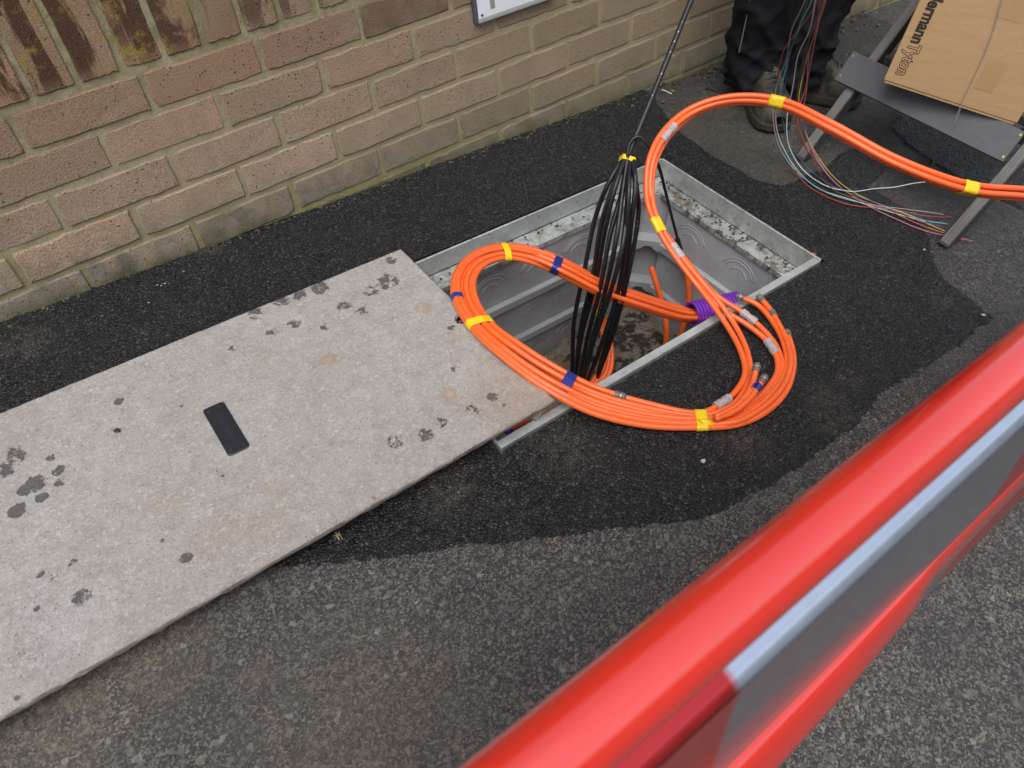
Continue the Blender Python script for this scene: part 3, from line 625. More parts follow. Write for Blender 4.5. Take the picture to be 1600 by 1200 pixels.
# badge
bc = G(353, 669, ST + .0005); bx = np.array([1, -.02, 0]); bx /= np.linalg.norm(bx); by = np.array([.05, 1, 0]); by -= bx * (bx @ by); by /= np.linalg.norm(by)
def rrect(w, h, r, n=5):
    P = []
    for cx, cy, a0 in ((w / 2 - r, h / 2 - r, 0), (-w / 2 + r, h / 2 - r, 90), (-w / 2 + r, -h / 2 + r, 180), (w / 2 - r, -h / 2 + r, 270)):
        P += [(cx + r * math.cos(math.radians(a0 + 90 * i / n)), cy + r * math.sin(math.radians(a0 + 90 * i / n))) for i in range(n + 1)]
    return P
def plate(P, z0, z1, inset=.0012):
    n = len(P); P = np.array(P); s = 1 - inset / np.abs(P).max(0)
    L = [(P, z0), (P, z1 - .0008), (P * s, z1)]
    V = np.vstack([bc + q[:, :1] * bx + q[:, 1:] * by + np.array([0, 0, z]) for q, z in L])
    F = [(i + k * n, (i + 1) % n + k * n, (i + 1) % n + (k + 1) * n, i + (k + 1) * n) for k in range(2) for i in range(n)] + [tuple(range(2 * n, 3 * n))]
    return gl(V), F
bd = mesh('badge', *plate(rrect(.036, .114, .006), -.003, .0016), M['badge'], sl)
def text_mesh(body, size, offset=0.0, extrude=.0002, bold=0.0):
    cu_ = bpy.data.curves.new('t', 'FONT'); cu_.body = body; cu_.size = size; cu_.offset = offset; cu_.extrude = extrude; cu_.resolution_u = 4
    ob = bpy.data.objects.new('t', cu_); COL.objects.link(ob); dg = bpy.context.evaluated_depsgraph_get(); dg.update()
    me = bpy.data.meshes.new_from_object(ob.evaluated_get(dg)); V = np.array([tuple(v.co) for v in me.vertices]); F = [tuple(p.vertices) for p in me.polygons]
    bpy.data.objects.remove(ob); bpy.data.curves.remove(cu_); bpy.data.meshes.remove(me); return V, F
V, F = text_mesh('HAMMY', .0145, .0002, .0004)
V[:, 0] -= V[:, 0].mean(); V[:, 1] -= V[:, 1].mean(); V[:, 0] *= 1.05
mesh('raised_lettering', gl(bc + V[:, 1:2] * bx + V[:, 0:1] * -by + np.array([0, 0, .0017]) + V[:, 2:3] * np.array([0, 0, 1.0])), F, M['mark'], bd)
for (a, b) in ((-.010, .047), (.010, .047), (-.010, -.047), (.010, -.047)):
    mesh('rivet', *lathe_on(gl(bc + a * bx + b * by + np.array([0, 0, .0015])), N3, [(0, .0028), (.0008, .0025), (.0012, .0003)], 10), M['mark'], bd)
mesh('lifting_hole', *lathe_on(gl(hole_c + np.array([0, 0, -.006])), N3, [(-.012, .001), (-.012, .0075), (.0035, .0085)], 14), M['dark'], sl)

# ------------------------------------------------------------------ orange ducts
RO = .0057
def path(L): return spline(gl([G(x, y, h) for x, y, h in L]))
outerL = [(1110, 489, -.16), (1070, 482, -.15), (1000, 460, -.10), (935, 436, -.05), (885, 409, -.004), (838, 390, .018), (790, 383.5, .034), (752, 391, .044), (722, 412, .051), (708, 442, .056), (714, 477, .058), (738, 514, .059), (788, 560, .059), (850, 606, .050), (925, 645, .026), (1010, 665, .0125), (1095, 668, .0125)]
innerL = [(1110, 497, -.16), (1070, 500, -.15), (1000, 481, -.10), (935, 459, -.05), (885, 434, -.012), (838, 412, .014), (795, 403, .032), (765, 409, .044), (745, 427, .051), (740, 452, .056), (752, 484, .058), (775, 512, .059), (810, 537, .059), (858, 568, .050), (925, 603, .026), (1010, 630, .0125), (1095, 645, .0125)]
right_tail = {
 'G': [(1150, 664, .012), (1195, 645, .012), (1228, 612, .012), (1240, 572, .012), (1238, 545, .012), (1230, 521, .016)],
 'F': [(1150, 659, .018), (1190, 638, .018), (1222, 605, .018), (1235, 570, .018), (1230, 535, .018), (1216, 505, .018), (1202, 482, .02), (1188, 466, .024)],
 'E': [(1150, 655, .012), (1185, 634, .012), (1215, 603, .012), (1229, 568, .012), (1222, 530, .012), (1205, 500, .014), (1183, 476, .018), (1156, 464, .024)],
 'C': [(1150, 650, .010), (1180, 634, .010), (1206, 608, .010), (1222, 574, .010), (1212, 540, .012), (1188, 511, .016), (1158, 487, .024), (1125, 466, .036), (1098, 440, .052), (1075, 410, .068), (1056, 385, .085), (1035, 356, .105), (1020, 320, .13), (1016, 285, .16), (1023, 245, .195), (1045, 207, .225), (1085, 175, .25), (1140, 158, .275), (1217, 164, .29), (1300, 203, .285), (1400, 257, .262), (1510, 297, .238), (1600, 307, .215), (1720, 320, .18)],
 'D': [(1150, 646, .010), (1175, 628, .010), (1200, 605, .010), (1215, 578, .010), (1210, 550, .012), (1193, 528, .014), (1165, 506, .020), (1135, 488, .028), (1112, 470, .040), (1088, 440, .055), (1068, 410, .072), (1049, 385, .09), (1030, 354, .11), (1015, 320, .135), (1012, 285, .162), (1018, 247, .198), (1039, 207, .228), (1081, 171, .257), (1140, 154, .284), (1217, 159, .299), (1300, 196, .294), (1400, 250, .27), (1510, 289, .245), (1600, 298, .222), (1720, 309, .187)],
 'B': [(1138, 637, .018), (1160, 615, .018), (1172, 585, .018), (1167, 548, .020), (1148, 508, .026), (1124, 473, .042), (1098, 442, .058), (1076, 415, .078), (1056, 389, .095), (1037, 360, .115), (1023, 325, .14), (1020, 288, .165), (1027, 250, .192), (1050, 211, .22), (1090, 178, .245), (1140, 163, .268), (1217, 168, .281), (1300, 209, .276), (1400, 262, .254), (1510, 302, .231), (1600, 313, .21), (1720, 328, .175)],
 'A': [(1125, 631, .018), (1150, 611, .018), (1164, 582, .018), (1157, 548, .020), (1138, 512, .026), (1112, 475, .040), (1087, 443, .055), (1064, 414, .076), (1044, 387, .095), (1026, 356, .115), (1011, 320, .138), (1008, 285, .165), (1013, 247, .2), (1034, 205, .232), (1078, 168, .262), (1140, 149, .291), (1217, 153, .306), (1300, 190, .30), (1400, 244, .277), (1510, 284, .25), (1600, 293, .228), (1720, 303, .19)]}
order = ['G', 'F', 'E', 'C', 'D', 'B', 'A']
lab = {'G': 'outermost orange duct of the big coil, ending in a grey connector on the tarmac', 'F': 'orange duct of the big coil whose tip carries two grey connectors', 'E': 'orange duct of the big coil whose capped end reaches the chamber frame',
       'C': 'orange duct with a clear coupler beside the chamber frame, rising into the raised arc', 'D': 'orange duct with a clear coupler amid the coiled loops on tarmac, rising into the arc', 'B': 'orange duct of the raised arc with a clear coupler by the yellow tape', 'A': 'orange duct of the raised arc with a clear coupler on the inner loop'}
paths = {}; ducts = {}
wobs = {'G': (0, 0, 0), 'F': (.10, .05, .25), 'E': (.30, .42, .33), 'C': (.45, .20, .55), 'D': (.62, .85, .60), 'B': (.80, .62, .82), 'A': (1.0, 1.0, 1.0)}
for k, nm in enumerate(order):
    t_a, t_b, t_c = wobs[nm]; L = []
    nL = len(outerL)
    for i in range(nL):
        s = i / (nL - 1); t = t_a * (1 - min(1, s * 2)) + t_b * (1 - abs(2 * s - 1)) + t_c * max(0, 2 * s - 1)
        lay = .0065 * (k % 2) * math.sin(math.pi * min(1, s * 1.02)) ** .5 + (.011 * (k % 3 - 1) * max(0, min(1, (.33 - s) / .1)))
        L.append(tuple(outerL[i][q] * (1 - t) + innerL[i][q] * t for q in range(3))); L[-1] = (L[-1][0], L[-1][1], L[-1][2] + lay)
    tl_ = right_tail[nm]
    if nm in 'ABCD':   # draw the four ducts of the arc close together
        q_ = [max(0, min(1, (i_ - (len(tl_) - 16)) / 3)) * .22 for i_ in range(len(tl_))]; cen_ = [tuple(np.mean([right_tail[m_][len(right_tail[m_]) - len(tl_) + i_][c_] for m_ in 'ABCD']) for c_ in range(3)) if q_[i_] > 0 else (0, 0, 0) for i_ in range(len(tl_))]
        dh = {'A': .003, 'D': -.004, 'C': .006, 'B': -.002}[nm]
        tl_ = [tuple(tl_[i_][c_] * (1 - q_[i_]) + cen_[i_][c_] * q_[i_] + (dh * q_[i_] / .22 if c_ == 2 else 0) for c_ in range(3)) for i_ in range(len(tl_))]
    L += tl_; P = path(L); paths[nm] = P
    t = thing('orange_duct', lab[nm], 'cable duct', P[np.argmin(P[:, 2])], 'orange ducts of the big coil'); ducts[nm] = t
    mesh('duct', *tube(P, RO, 10), M['orange'], t, smooth=True)
def proj(P):
    d = (np.asarray(P) - C) @ R.T; return np.stack([800 + FPX * d[:, 0] / d[:, 2], 600 + FPX * d[:, 1] / d[:, 2]], 1)
def near(P, x, y, lo=0.0, hi=1.0):
    q = proj(P); n = len(P); d = np.hypot(q[:, 0] - x, q[:, 1] - y); d[:int(lo * n)] = 1e9; d[int(hi * n):] = 1e9
    i = int(np.argmin(d)); i = min(max(i, 2), n - 3); T = P[i + 2] - P[i - 2]; return P[i], T / np.linalg.norm(T), d[i]
def coupler(parent, P, x, y, L=.036, r=.0088):
    c, T, _ = near(P, x, y); o_ = mesh('clear_coupler', *lathe_on(c - T * L / 2, T, [(0, RO + .0004), (0, r - .001), (.001, r), (L * .38, r), (L * .40, r - .0012), (L * .60, r - .0012), (L * .62, r), (L - .001, r), (L, r - .001), (L, RO + .0004)], 18), M['clear'], parent, smooth=False)
    for s in (.10, .66): mesh('collet', *lathe_on(c - T * L / 2 + T * L * s, T, [(0, RO + .0002), (.0005, RO + .0018), (L * .22, RO + .0018), (L * .24, RO + .0002)], 14), M['collet'], o_)
def connector(parent, c, T, L=.0165, r=.0072, tip=True):
    o_ = mesh('end_connector', *lathe_on(c - T * L * .5, T, [(0, RO), (0, r - .0006), (.0007, r), (L * .33, r), (L * .36, r - .0013), (L * .46, r - .0013), (L * .5, r), (L * .8, r), (L * .86, r - .0015), (L, r - .002)] + ([(L, .0001)] if tip else [(L, RO)]), 16), M['collet'], parent)
    mesh('ring', *lathe_on(c - T * L * .08, T, [(0, r - .0004), (.0003, r + .0003), (.0022, r + .0003), (.0025, r - .0004)], 16), M['steel'], o_)
coupler(ducts['A'], paths['A'], 1130, 628); coupler(ducts['C'], paths['C'], 1169, 497); coupler(ducts['D'], paths['D'], 1204, 541)
coupler(ducts['B'], paths['B'], 1061, 392); coupler(ducts['C'], paths['C'][len(paths['C']) // 2:], 1043, 207, .045)
for nm, L_ in (('G', [1.0]), ('E', [1.0]), ('F', [1.0, .972])):
    for s in L_:
        i = min(len(paths[nm]) - 3, int(len(paths[nm]) * s)); T = paths[nm][i + 2] - paths[nm][i - 3]; T /= np.linalg.norm(T); connector(ducts[nm], paths[nm][i + 2], T, tip=(s == 1.0))
c, T, _ = near(paths['A'], 968, 618, 0, .6); connector(ducts['A'], c, T, .022, .0078, False)
# short capped tails
for lb, L, tp in (('short orange duct tail with an upright grey cap inside the coil', [(1118, 651, .030), (1150, 634, .030), (1170, 612, .032), (1178, 592, .036), (1182, 574, .045)], 0),
                  ('short orange duct tail with a blue tape and grey cap inside the coil', [(1118, 655, .027), (1150, 641, .027), (1172, 622, .028), (1184, 606, .032), (1193, 592, .040)], 1)):
    P = path(L); t = thing('orange_duct', lb, 'cable duct', P[0], 'capped duct tails'); mesh('duct', *tube(P, RO, 10), M['orange'], t, smooth=True); paths['T%d' % tp] = P
    T = P[-1] - P[-4]; T /= np.linalg.norm(T); connector(t, P[-1], T)
# ducts down inside the chamber
def duct(label, L, r=RO, group='ducts inside the chamber', mat='orange', nm='orange_duct', cat='cable duct'):
    P = path(L); t = mesh(nm, *tube(P, r, 12), M[mat], smooth=True); tag(t, label, cat, group); return P
pin = []
for k, dx in enumerate((-9, -3, 3, 9)):
    s = .5 + k / 6
    pin.append(duct('orange duct of the small loop bound with yellow tape inside the chamber', [(918 + dx * .3, 445, -.16), (930 + dx * .4, 468, -.2), (939 + dx * .5, 495, -.24), (949 + dx * .7, 540, -.29), (946 + dx, 575, -.32), (930 + dx * 1.2, 605, -.34), (915 + dx * 1.2, 628, -.35)], RO, 'small loop inside the chamber'))
duct('thick orange duct with a cut end leaning on the chamber wall', [(1017, 417, -.20), (1026, 445, -.24), (1036, 480, -.30), (1041, 510, -.345), (1039, 560, -.44)], .0078)
duct('thick orange duct passing behind the purple pipe into the silt', [(1072, 402, -.14), (1075, 440, -.21), (1076, 470, -.27), (1066, 515, -.36), (1052, 550, -.44)], .0078)
duct('thin orange duct lying across the silt', [(895, 592, -.445), (920, 576, -.44), (950, 564, -.437), (985, 555, -.43), (1018, 553, -.43), (1060, 560, -.44)], .0042)
# purple corrugated pipes
def corr(label, a, b, r, pitch=.0085, n=26):
    a = gl(a); b = gl(b); T = (b - a); L = np.linalg.norm(T); T /= L; prof = [(0.002, r - .006), (0, r - .003)]
    s = 0
    while s < L - pitch:
        prof += [(s + .0005, r), (s + pitch * .5, r), (s + pitch * .58, r - .0032), (s + pitch * .92, r - .0032)]; s += pitch
    prof += [(L, r)]
    V1, F1 = lathe_on(a, T, prof, n); V2, F2 = lathe_on(a, T, [(.002, r - .006), (.06, r - .006)], n)
    o_ = mesh('corrugated_pipe', *join([(V1, F1), (V2, [f[::-1] for f in F2])]), M['purple'], smooth=False); tag(o_, label, 'pipe', 'purple corrugated pipes'); return o_
pm = G(1080, 491, -.15)
corr('purple corrugated pipe with its mouth open, swallowing the orange ducts', pm, pm + np.array([.125, -.036, -.004]), .030)
p2 = G(797, 672, -.085); corr('purple corrugated pipe under the edge of the cover slab', p2, p2 + np.array([-.09, -.008, -.01]), .017, .009)
duct('thin orange duct running from the pipe under the slab', [(785, 680, -.085), (810, 664, -.085), (838, 652, -.09), (870, 640, -.12)], .0055)
duct('orange duct stub in the gap below the slab corner', [(836, 645, -.10), (850, 652, -.115), (866, 660, -.13)], .0085)

# ------------------------------------------------------------------ tapes
def hull2(P):
    P = sorted(map(tuple, P)); 
    def half(Q):
        h = []
        for p in Q:
            while len(h) > 1 and (h[-1][0] - h[-2][0]) * (p[1] - h[-2][1]) - (h[-1][1] - h[-2][1]) * (p[0] - h[-2][0]) <= 0: h.pop()
            h.append(p)
        return h
    a, b = half(P), half(P[::-1]); return a[:-1] + b[:-1]
def tape(label, names, x, y, width, mat, tail=None, lo=0.0, hi=1.0, maxd=22, r=RO, src=None, group=None):
    src = src or paths; pts = []; Ts = []
    for nm in names:
        c, T, dd = near(src[nm], x, y, lo, hi)
        if dd < maxd:
            if Ts and T @ Ts[0] < 0: T = -T
            pts.append(c); Ts.append(T)
    T = np.mean(Ts, 0); T /= np.linalg.norm(T); c0 = np.mean(pts, 0); a = np.cross(T, [.1, .2, .97]); a /= np.linalg.norm(a); b = np.cross(T, a)
    ring = []
    for p in pts:
        for th in np.arange(16) * math.pi / 8: ring.append(((p - c0) @ a + (r + .0009) * math.cos(th), (p - c0) @ b + (r + .0009) * math.sin(th)))
    Hh = np.array(hull2(ring)); seg = np.roll(Hh, -1, 0) - Hh; ln = np.linalg.norm(seg, axis=1); cum = np.concatenate([[0], np.cumsum(ln)]); n = 40
    s = np.linspace(0, cum[-1], n, endpoint=False); Hc = np.vstack([Hh, Hh[:1]]); Hx = np.stack([np.interp(s, cum, Hc[:, 0]), np.interp(s, cum, Hc[:, 1])], 1)
    rows = 7; V = []
    for i in range(rows):
        t_ = (i / (rows - 1) - .5) * width; rr_ = random.Random(int(x * 7 + y) + 0)
        sk = [.0022 * math.sin(2 * math.pi * j / n + rr_.random() * .2 + 1) for j in range(n)]
        wr = 1 + .02 * np.array([math.sin(j * 1.3 + i * 2.1) for j in range(n)])
        V.append(c0 + T * (t_ + np.array(sk))[:, None] + (Hx[:, :1] * wr[:, None]) * a + (Hx[:, 1:] * wr[:, None]) * b)
    V = np.vstack(V); F = [(i * n + j, i * n + (j + 1) % n, (i + 1) * n + (j + 1) % n, (i + 1) * n + j) for i in range(rows - 1) for j in range(n)]
    parts = [(V, F)]
    if tail is not None:   # loose end sticking off the wrap
        e0 = V[3 * n + tail[0]]; dirs = np.array(M3 @ np.array(tail[1])); Lt = tail[2]; q = 6; tv = []
        for i in range(q + 1):
            s_ = i / q; cc = e0 + dirs * Lt * s_ + np.array([0, 0, .004 * math.sin(s_ * 5)])
            tv += [cc - T * width * (.48 - .16 * s_), cc + T * width * (.48 - .10 * s_) + np.array([0, 0, .003 * s_])]
        parts.append((np.array(tv), [(2 * i, 2 * i + 1, 2 * i + 3, 2 * i + 2) for i in range(q)]))
    o_ = mesh('tape_wrap', *join(parts), M[mat], smooth=True); sm_ = o_.modifiers.new('thickness', 'SOLIDIFY'); sm_.thickness = .0005
    tag(o_, label, 'tape', group or (mat + ' tape wraps')); return o_
ALL = order
tape('yellow tape around the top of the coil over the open chamber', ALL, 791, 392, .016, 'yellow', lo=0, hi=.6, maxd=30)
tape('yellow tape on the coil at the edge of the concrete slab', ALL, 749, 503, .019, 'yellow', lo=.0, hi=.6, maxd=30)
tape('yellow tape with a torn loose end on the coil lying on fresh tarmac', ALL + ['T0', 'T1'], 1094, 656, .021, 'yellow', tail=(12, (.0, -1, -.15), .022), lo=0, hi=1, maxd=26)
ARC = ['A', 'B', 'C', 'D']
tape('yellow tape on the arc where it dips into the chamber', ARC, 1028, 355, .034, 'yellow', lo=.5, maxd=22)
tape('yellow tape with a sticking-up end on the arc above the boot', ARC, 1216, 158, .030, 'yellow', tail=(30, (.1, .3, .95), .016), lo=.5, maxd=22)
tape('yellow tape on the arc in front of the trestle leg', ARC, 1512, 292, .030, 'yellow', lo=.5, maxd=22)
tape('blue tape on the coil over the chamber between yellow tape and black cables', ['G', 'F', 'E', 'C', 'D', 'B', 'A'], 868, 416, .018, 'blue', lo=0, hi=.5, maxd=13)
tape('small blue tape round a single duct near the chamber wall', ['G'], 846, 396, .011, 'blue', lo=0, hi=.5, maxd=30)
tape('blue tape on the outer ducts beside the slab corner', ['G', 'F', 'C'], 717, 463, .013, 'blue', lo=0, hi=.5, maxd=16)
tape('blue tape on the coil beside the foot of the black cables', ['B', 'A', 'D', 'E'], 887, 596, .020, 'blue', lo=.1, hi=.6, maxd=22)
tape('blue tape flag on the short capped duct tail', ['T1'], 1181, 606, .014, 'blue', lo=0, hi=1, maxd=30, tail=(8, (-.6, .1, .3), .02))
pd = {str(i): p for i, p in enumerate(pin)}
tape('yellow tape on the small loop deep in the chamber', list(pd), 937, 489, .022, 'yellow', src=pd, maxd=25)

# ------------------------------------------------------------------ black cables
bk = thing('black_cable_coil', 'hanging bundle of long black cable loops lowered into the chamber', 'cable', gl(G(915, 600, -.46)))
RB = .0052
tie = (982, 240, .20)
strands = [[(975, 244, .20), (951, 285, .16), (932, 340, .09), (915, 420, -.03), (902, 500, -.17), (893, 575, -.33), (888, 612, -.45)],
 [(977, 243, .205), (957, 290, .16), (940, 350, .09), (922, 430, -.03), (908, 510, -.17), (898, 585, -.34), (893, 618, -.45)],
 [(978, 242, .21), (963, 295, .165), (948, 360, .09), (929, 440, -.03), (913, 515, -.17), (901, 590, -.34), (897, 622, -.45)],
 [(980, 242, .205), (969, 300, .16), (955, 368, .085), (936, 450, -.035), (918, 525, -.175), (904, 595, -.345), (900, 622, -.45)],
 [(981, 242, .212), (974, 300, .165), (963, 375, .085), (942, 458, -.035), (922, 533, -.175), (907, 598, -.345), (902, 626, -.45)],
 [(982, 243, .20), (980, 310, .155), (969, 388, .08), (949, 468, -.04), (927, 540, -.18), (910, 602, -.35), (904, 628, -.45)],
 [(984, 243, .207), (986, 300, .16), (980, 370, .085), (964, 455, -.035), (942, 532, -.175), (920, 598, -.345), (912, 626, -.45)],
 [(986, 243, .203), (991, 292, .165), (989, 352, .095), (975, 440, -.025), (952, 522, -.17), (927, 597, -.345), (918, 626, -.45)],
 [(988, 244, .205), (996, 282, .175), (998, 332, .11), (987, 422, -.01), (962, 510, -.155), (935, 592, -.335), (925, 624, -.45)]]
bp = {}
for i, L in enumerate(strands):
    rj = random.Random(90 + i); L = [L[0]] + [(x_ + rj.gauss(0, 2.4), y_, h_ + rj.gauss(0, .010)) for x_, y_, h_ in L[1:-1]] + [L[-1]]; P = path(L); bp[str(i)] = P; mesh('cable_loop', *tube(P, RB, 10), M['black'], bk, smooth=True)
# the lower ends close into loops on the silt
for i, j in ((0, 2), (1, 5), (3, 7), (4, 8)):
    a, b = bp[str(i)][-1], bp[str(j)][-1]; mid = (a + b) / 2 + np.array([.01 * i - .02, -.02, -.045]); P = spline([bp[str(i)][-3], a, mid, b, bp[str(j)][-3]]); mesh('cable_loop', *tube(P, RB, 8), M['black'], bk, smooth=True)
ca, cb = G(983, 240, .205), G(1080, 0, .42)
P = spline(gl([G(978, 268, .19), ca] + [ca + (cb - ca) * s_ for s_ in (.3, .65, 1.0, 2, 4, 8)]), .02); bp['up'] = P
mesh('rising_cable', *tube(P, .0058, 12), M['black'], bk, smooth=True)
rr_ = random.Random(3)   # faint white metre marks printed along the sheath
for nm, s0, r_ in [('up', .065, .0058), ('up', .10, .0058), ('8', .2, RB), ('4', .45, RB)]:
    P = bp[nm]; n_ = len(P); _, A_, B_ = frames(P)
    for k in range(4):
        i = int(n_ * s0) + k * 2
        if i >= n_ - 2: break
        tocam = C - P[i]; T = P[i + 1] - P[i]; T /= np.linalg.norm(T); nrm = tocam - T * (tocam @ T); nrm /= np.linalg.norm(nrm); sd_ = np.cross(T, nrm)
        c_ = P[i] + nrm * (r_ + .0001); h_ = rr_.uniform(.0008, .0042); q = [c_ - sd_ * .0007, c_ + sd_ * .0007, c_ + sd_ * .0007 + T * h_, c_ - sd_ * .0007 + T * h_]
        mesh('print_mark', q, [(0, 1, 2, 3)], M['steel'], bk)
tape('yellow tape tying the hanging black cable bundle', [str(i) for i in range(9)] + ['up'], 981, 243, .011, 'yellow', src=bp, maxd=26, r=.0046, tail=(26, (-.55, .5, .5), .012))
b2 = path([(979, 246, .20), (985, 222, .225), (996, 213, .235), (1008, 222, .225), (1020, 240, .2), (1030, 262, .165), (1040, 300, .10), (1050, 340, .04), (1058, 370, -.01), (1063, 390, -.04), (1075, 405, -.07)])
t = thing('black_cable', 'single thin black cable looping from the tie down behind the orange arc', 'cable', b2[-1]); mesh('cable', *tube(b2, .0034, 10), M['black'], t, smooth=True)
c, T, _ = near(b2, 1062, 384); mesh('tape_joint', *lathe_on(c - T * .016, T, [(0, .0035), (.0005, .0062), (.03, .0066), (.034, .004)], 12), M['darktape'], t)

# scraps on the silt
def scrap(label, x, y, h, w, l, mat, ang, seed):
    rr2 = random.Random(seed); c = G(x, y, h); d = np.array([math.cos(ang), math.sin(ang), 0]); s_ = np.array([-d[1], d[0], 0]); V = []
    for i in range(7):
        t_ = i / 6 - .5; z = .004 * math.sin(i * 1.7 + seed) + .004
        for sg_ in (-1, 1): V.append(c + d * l * t_ + s_ * (w * .5 * sg_ + .003 * math.sin(i * 1.1)) + np.array([0, 0, z + .002 * rr2.random()]))
    o_ = mesh('tape_scrap', gl(V), [(2 * i, 2 * i + 1, 2 * i + 3, 2 * i + 2) for i in range(6)], M[mat], smooth=True); mo_ = o_.modifiers.new('thickness', 'SOLIDIFY'); mo_.thickness = .0006; tag(o_, label, 'tape', 'tape scraps in the silt')
scrap('crumpled dark blue tape scrap on the silt', 877, 562, -.47, .012, .05, 'blue', .2, 1)
scrap('small green tape scrap beside the black cables on the silt', 921, 567, -.45, .011, .018, 'green', .6, 2)
scrap('small dark blue tape scrap by the thick orange duct on the silt', 1032, 536, -.44, .01, .02, 'blue', 1.2, 3)

# ------------------------------------------------------------------ trestle and box
FL, FR = G(1246, 251), G(1470, 386); e1 = FR - FL; e1 /= np.linalg.norm(e1)
L1 = np.array([.248, 0, .346]); L1 -= e1 * (e1 @ L1); L1 /= np.linalg.norm(L1); nn = np.cross(e1, L1); nn *= -1 if nn[0] > 0 else 1
tr = thing('wooden_trestle', 'dark stained wooden trestle with leaning legs and a painted cross board', 'trestle', gl((FL + FR) / 2))
def leg(p, L_, w=.027, d=.036, length=1.05, foot=True):
    A_ = [p + e1 * sx * w / 2 + nn * sy for sx, sy in ((-1, 0), (1, 0), (1, -d), (-1, -d))]
    B_ = [q + L_ * length for q in A_]
    A_ = [q - L_ * (q[2] - .004) / L_[2] for q in A_]     # cut level with the paving
    return bevel_box(*box_pts(gl(A_ + B_)), b=.0025)
for p_ in (FL, FR):
    lg = mesh('leg', *leg(p_, L1), M['wood'], tr)
    q = [p_ + e1 * sx * .0108 + nn * .0007 + L1 * ll for sx, ll in ((-1, .012), (1, .012), (1, .99), (-1, .99))]; mesh('worn_edge', *box_pts(gl([k_ - nn * .002 for k_ in q] + q)), M['plyedge'], lg)
apex = (FL + FR) / 2 + L1 * 1.02
L2 = np.array([.33, 0, -.95]); L2 /= np.linalg.norm(L2); n2 = np.cross(e1, L2); n2 *= -1 if n2[2] < 0 else 1
for s_ in (-1, 1):
    a = apex + e1 * s_ * .19 - nn * .038; ln = (a[2] - .004) / -L2[2]
    q = [a + e1 * sx * .0135 + n2 * sy for sx, sy in ((-1, .017), (1, .017), (1, -.017), (-1, -.017))]; q2 = [k_ + L2 * ((k_[2] - .004) / -L2[2]) for k_ in q]
    mesh('leg', *bevel_box(*box_pts(gl(q2 + q)), b=.0025), M['wood'], tr)
def on_plane(x, y, off):
    d = ray(x, y); P0 = FL + nn * off; return CL + d * (((P0 - CL) @ nn) / (d @ nn))
pk = [on_plane(*p, .0125) for p in ((1303, 124), (1566, 253), (1602, 206), (1333, 79))]
mesh('cross_board', *bevel_box(*box_pts(gl([q - nn * .012 for q in pk] + pk)), b=.0012, seg=1), M['plank'], tr)
for (x, y) in ((1333, 87), (1313, 118), (1567, 245), (1594, 211)):
    q = on_plane(x, y, .0124); mesh('screw', *lathe_on(gl(q), M3 @ nn, [(0, .0034), (.0006, .0032), (.0009, .0001)], 10), M['brass'], tr)
hi_ = [q + L1 * .62 for q in pk]; mesh('cross_board', *bevel_box(*box_pts(gl([q - nn * .012 for q in hi_] + hi_)), b=.0012, seg=1), M['plank'], tr)
# tread behind the cross board that carries the box
BH = .238
tu = FL[0] + BH * L1[0] / L1[2]
mesh('tread', *bevel_box(*lbox(tu + .02, tu + .30, FR[1] + .016, FL[1] - .016, BH - .02, BH - .001), b=.0015, seg=1), M['wood'], tr)
for vv in (FL[1] - .03, FR[1] + .03): mesh('tread_bearer', *lbox(tu + .012, tu + .42, vv - .009, vv + .009, BH - .055, BH - .0205), M['wood'], tr)
ba, bb = G(1380, 125, BH), G(1588, 193, BH); bxd = bb - ba; bw = np.linalg.norm(bxd); bxd /= bw
upv = np.array([.18, 0.0, 1]); upv -= bxd * (upv @ bxd); upv /= np.linalg.norm(upv)
# lean of the front face from the picture: the left edge runs from (1380,125) to (1437,0)
best = None
for lean in np.linspace(-.2, .7, 181):
    u_ = UP + np.array([lean, 0, 0]); u_ -= bxd * (u_ @ bxd); u_ /= np.linalg.norm(u_)
    q = proj(gl(ba + u_ * .20)[None])[0]; e_ = abs((q[0] - 1380) * (-125) - (q[1] - 125) * 57) / math.hypot(q[0] - 1380, q[1] - 125)
    if best is None or e_ < best[0]: best = (e_, u_, lean)
upv = best[1]; bnd = np.cross(bxd, upv); bnd *= -1 if bnd[0] < 0 else 1      # into the box
bh, bdp = .36, .22
bxo = thing('cardboard_box', 'brown cardboard box with black lettering standing on the trestle', 'box', gl(ba + bnd * .1))
def bp3(x, y, z): return ba + bxd * x + upv * y + bnd * z
c8 = [bp3(0, 0, 0), bp3(bw, 0, 0), bp3(bw, 0, bdp), bp3(0, 0, bdp), bp3(0, bh, 0), bp3(bw, bh, 0), bp3(bw, bh, bdp), bp3(0, bh, bdp)]
bo = mesh('carton', *bevel_box(*box_pts(gl(c8)), b=.0022), M['card'], bxo)
fl = [bp3(.004, -.0042, .001), bp3(bw - .004, -.0042, .001), bp3(bw - .004, -.0042, bdp * .5), bp3(.004, -.0042, bdp * .5), bp3(.004, -.0006, .001), bp3(bw - .004, -.0006, .001), bp3(bw - .004, -.0006, bdp * .5), bp3(.004, -.0006, bdp * .5)]
mesh('bottom_flap', *box_pts(gl(fl)), M['card'], bo)
def on_box(V, x0, y0, lift):   # text plane: reading direction down the box, letter tops to the right
    return gl(ba + bxd * (x0 + V[:, 1:2]) + upv * (y0 - V[:, 0:1]) - bnd * (lift + V[:, 2:3]))
def box_xy(px, py):
    d = ray(px, py); n_ = bnd; q = CL + d * (((ba - CL) @ n_) / (d @ n_)); return (q - ba) @ bxd, (q - ba) @ upv
xb, y_end = box_xy(1399.5, 115); xb2, y_T = box_xy(1421, 66)
size = .045
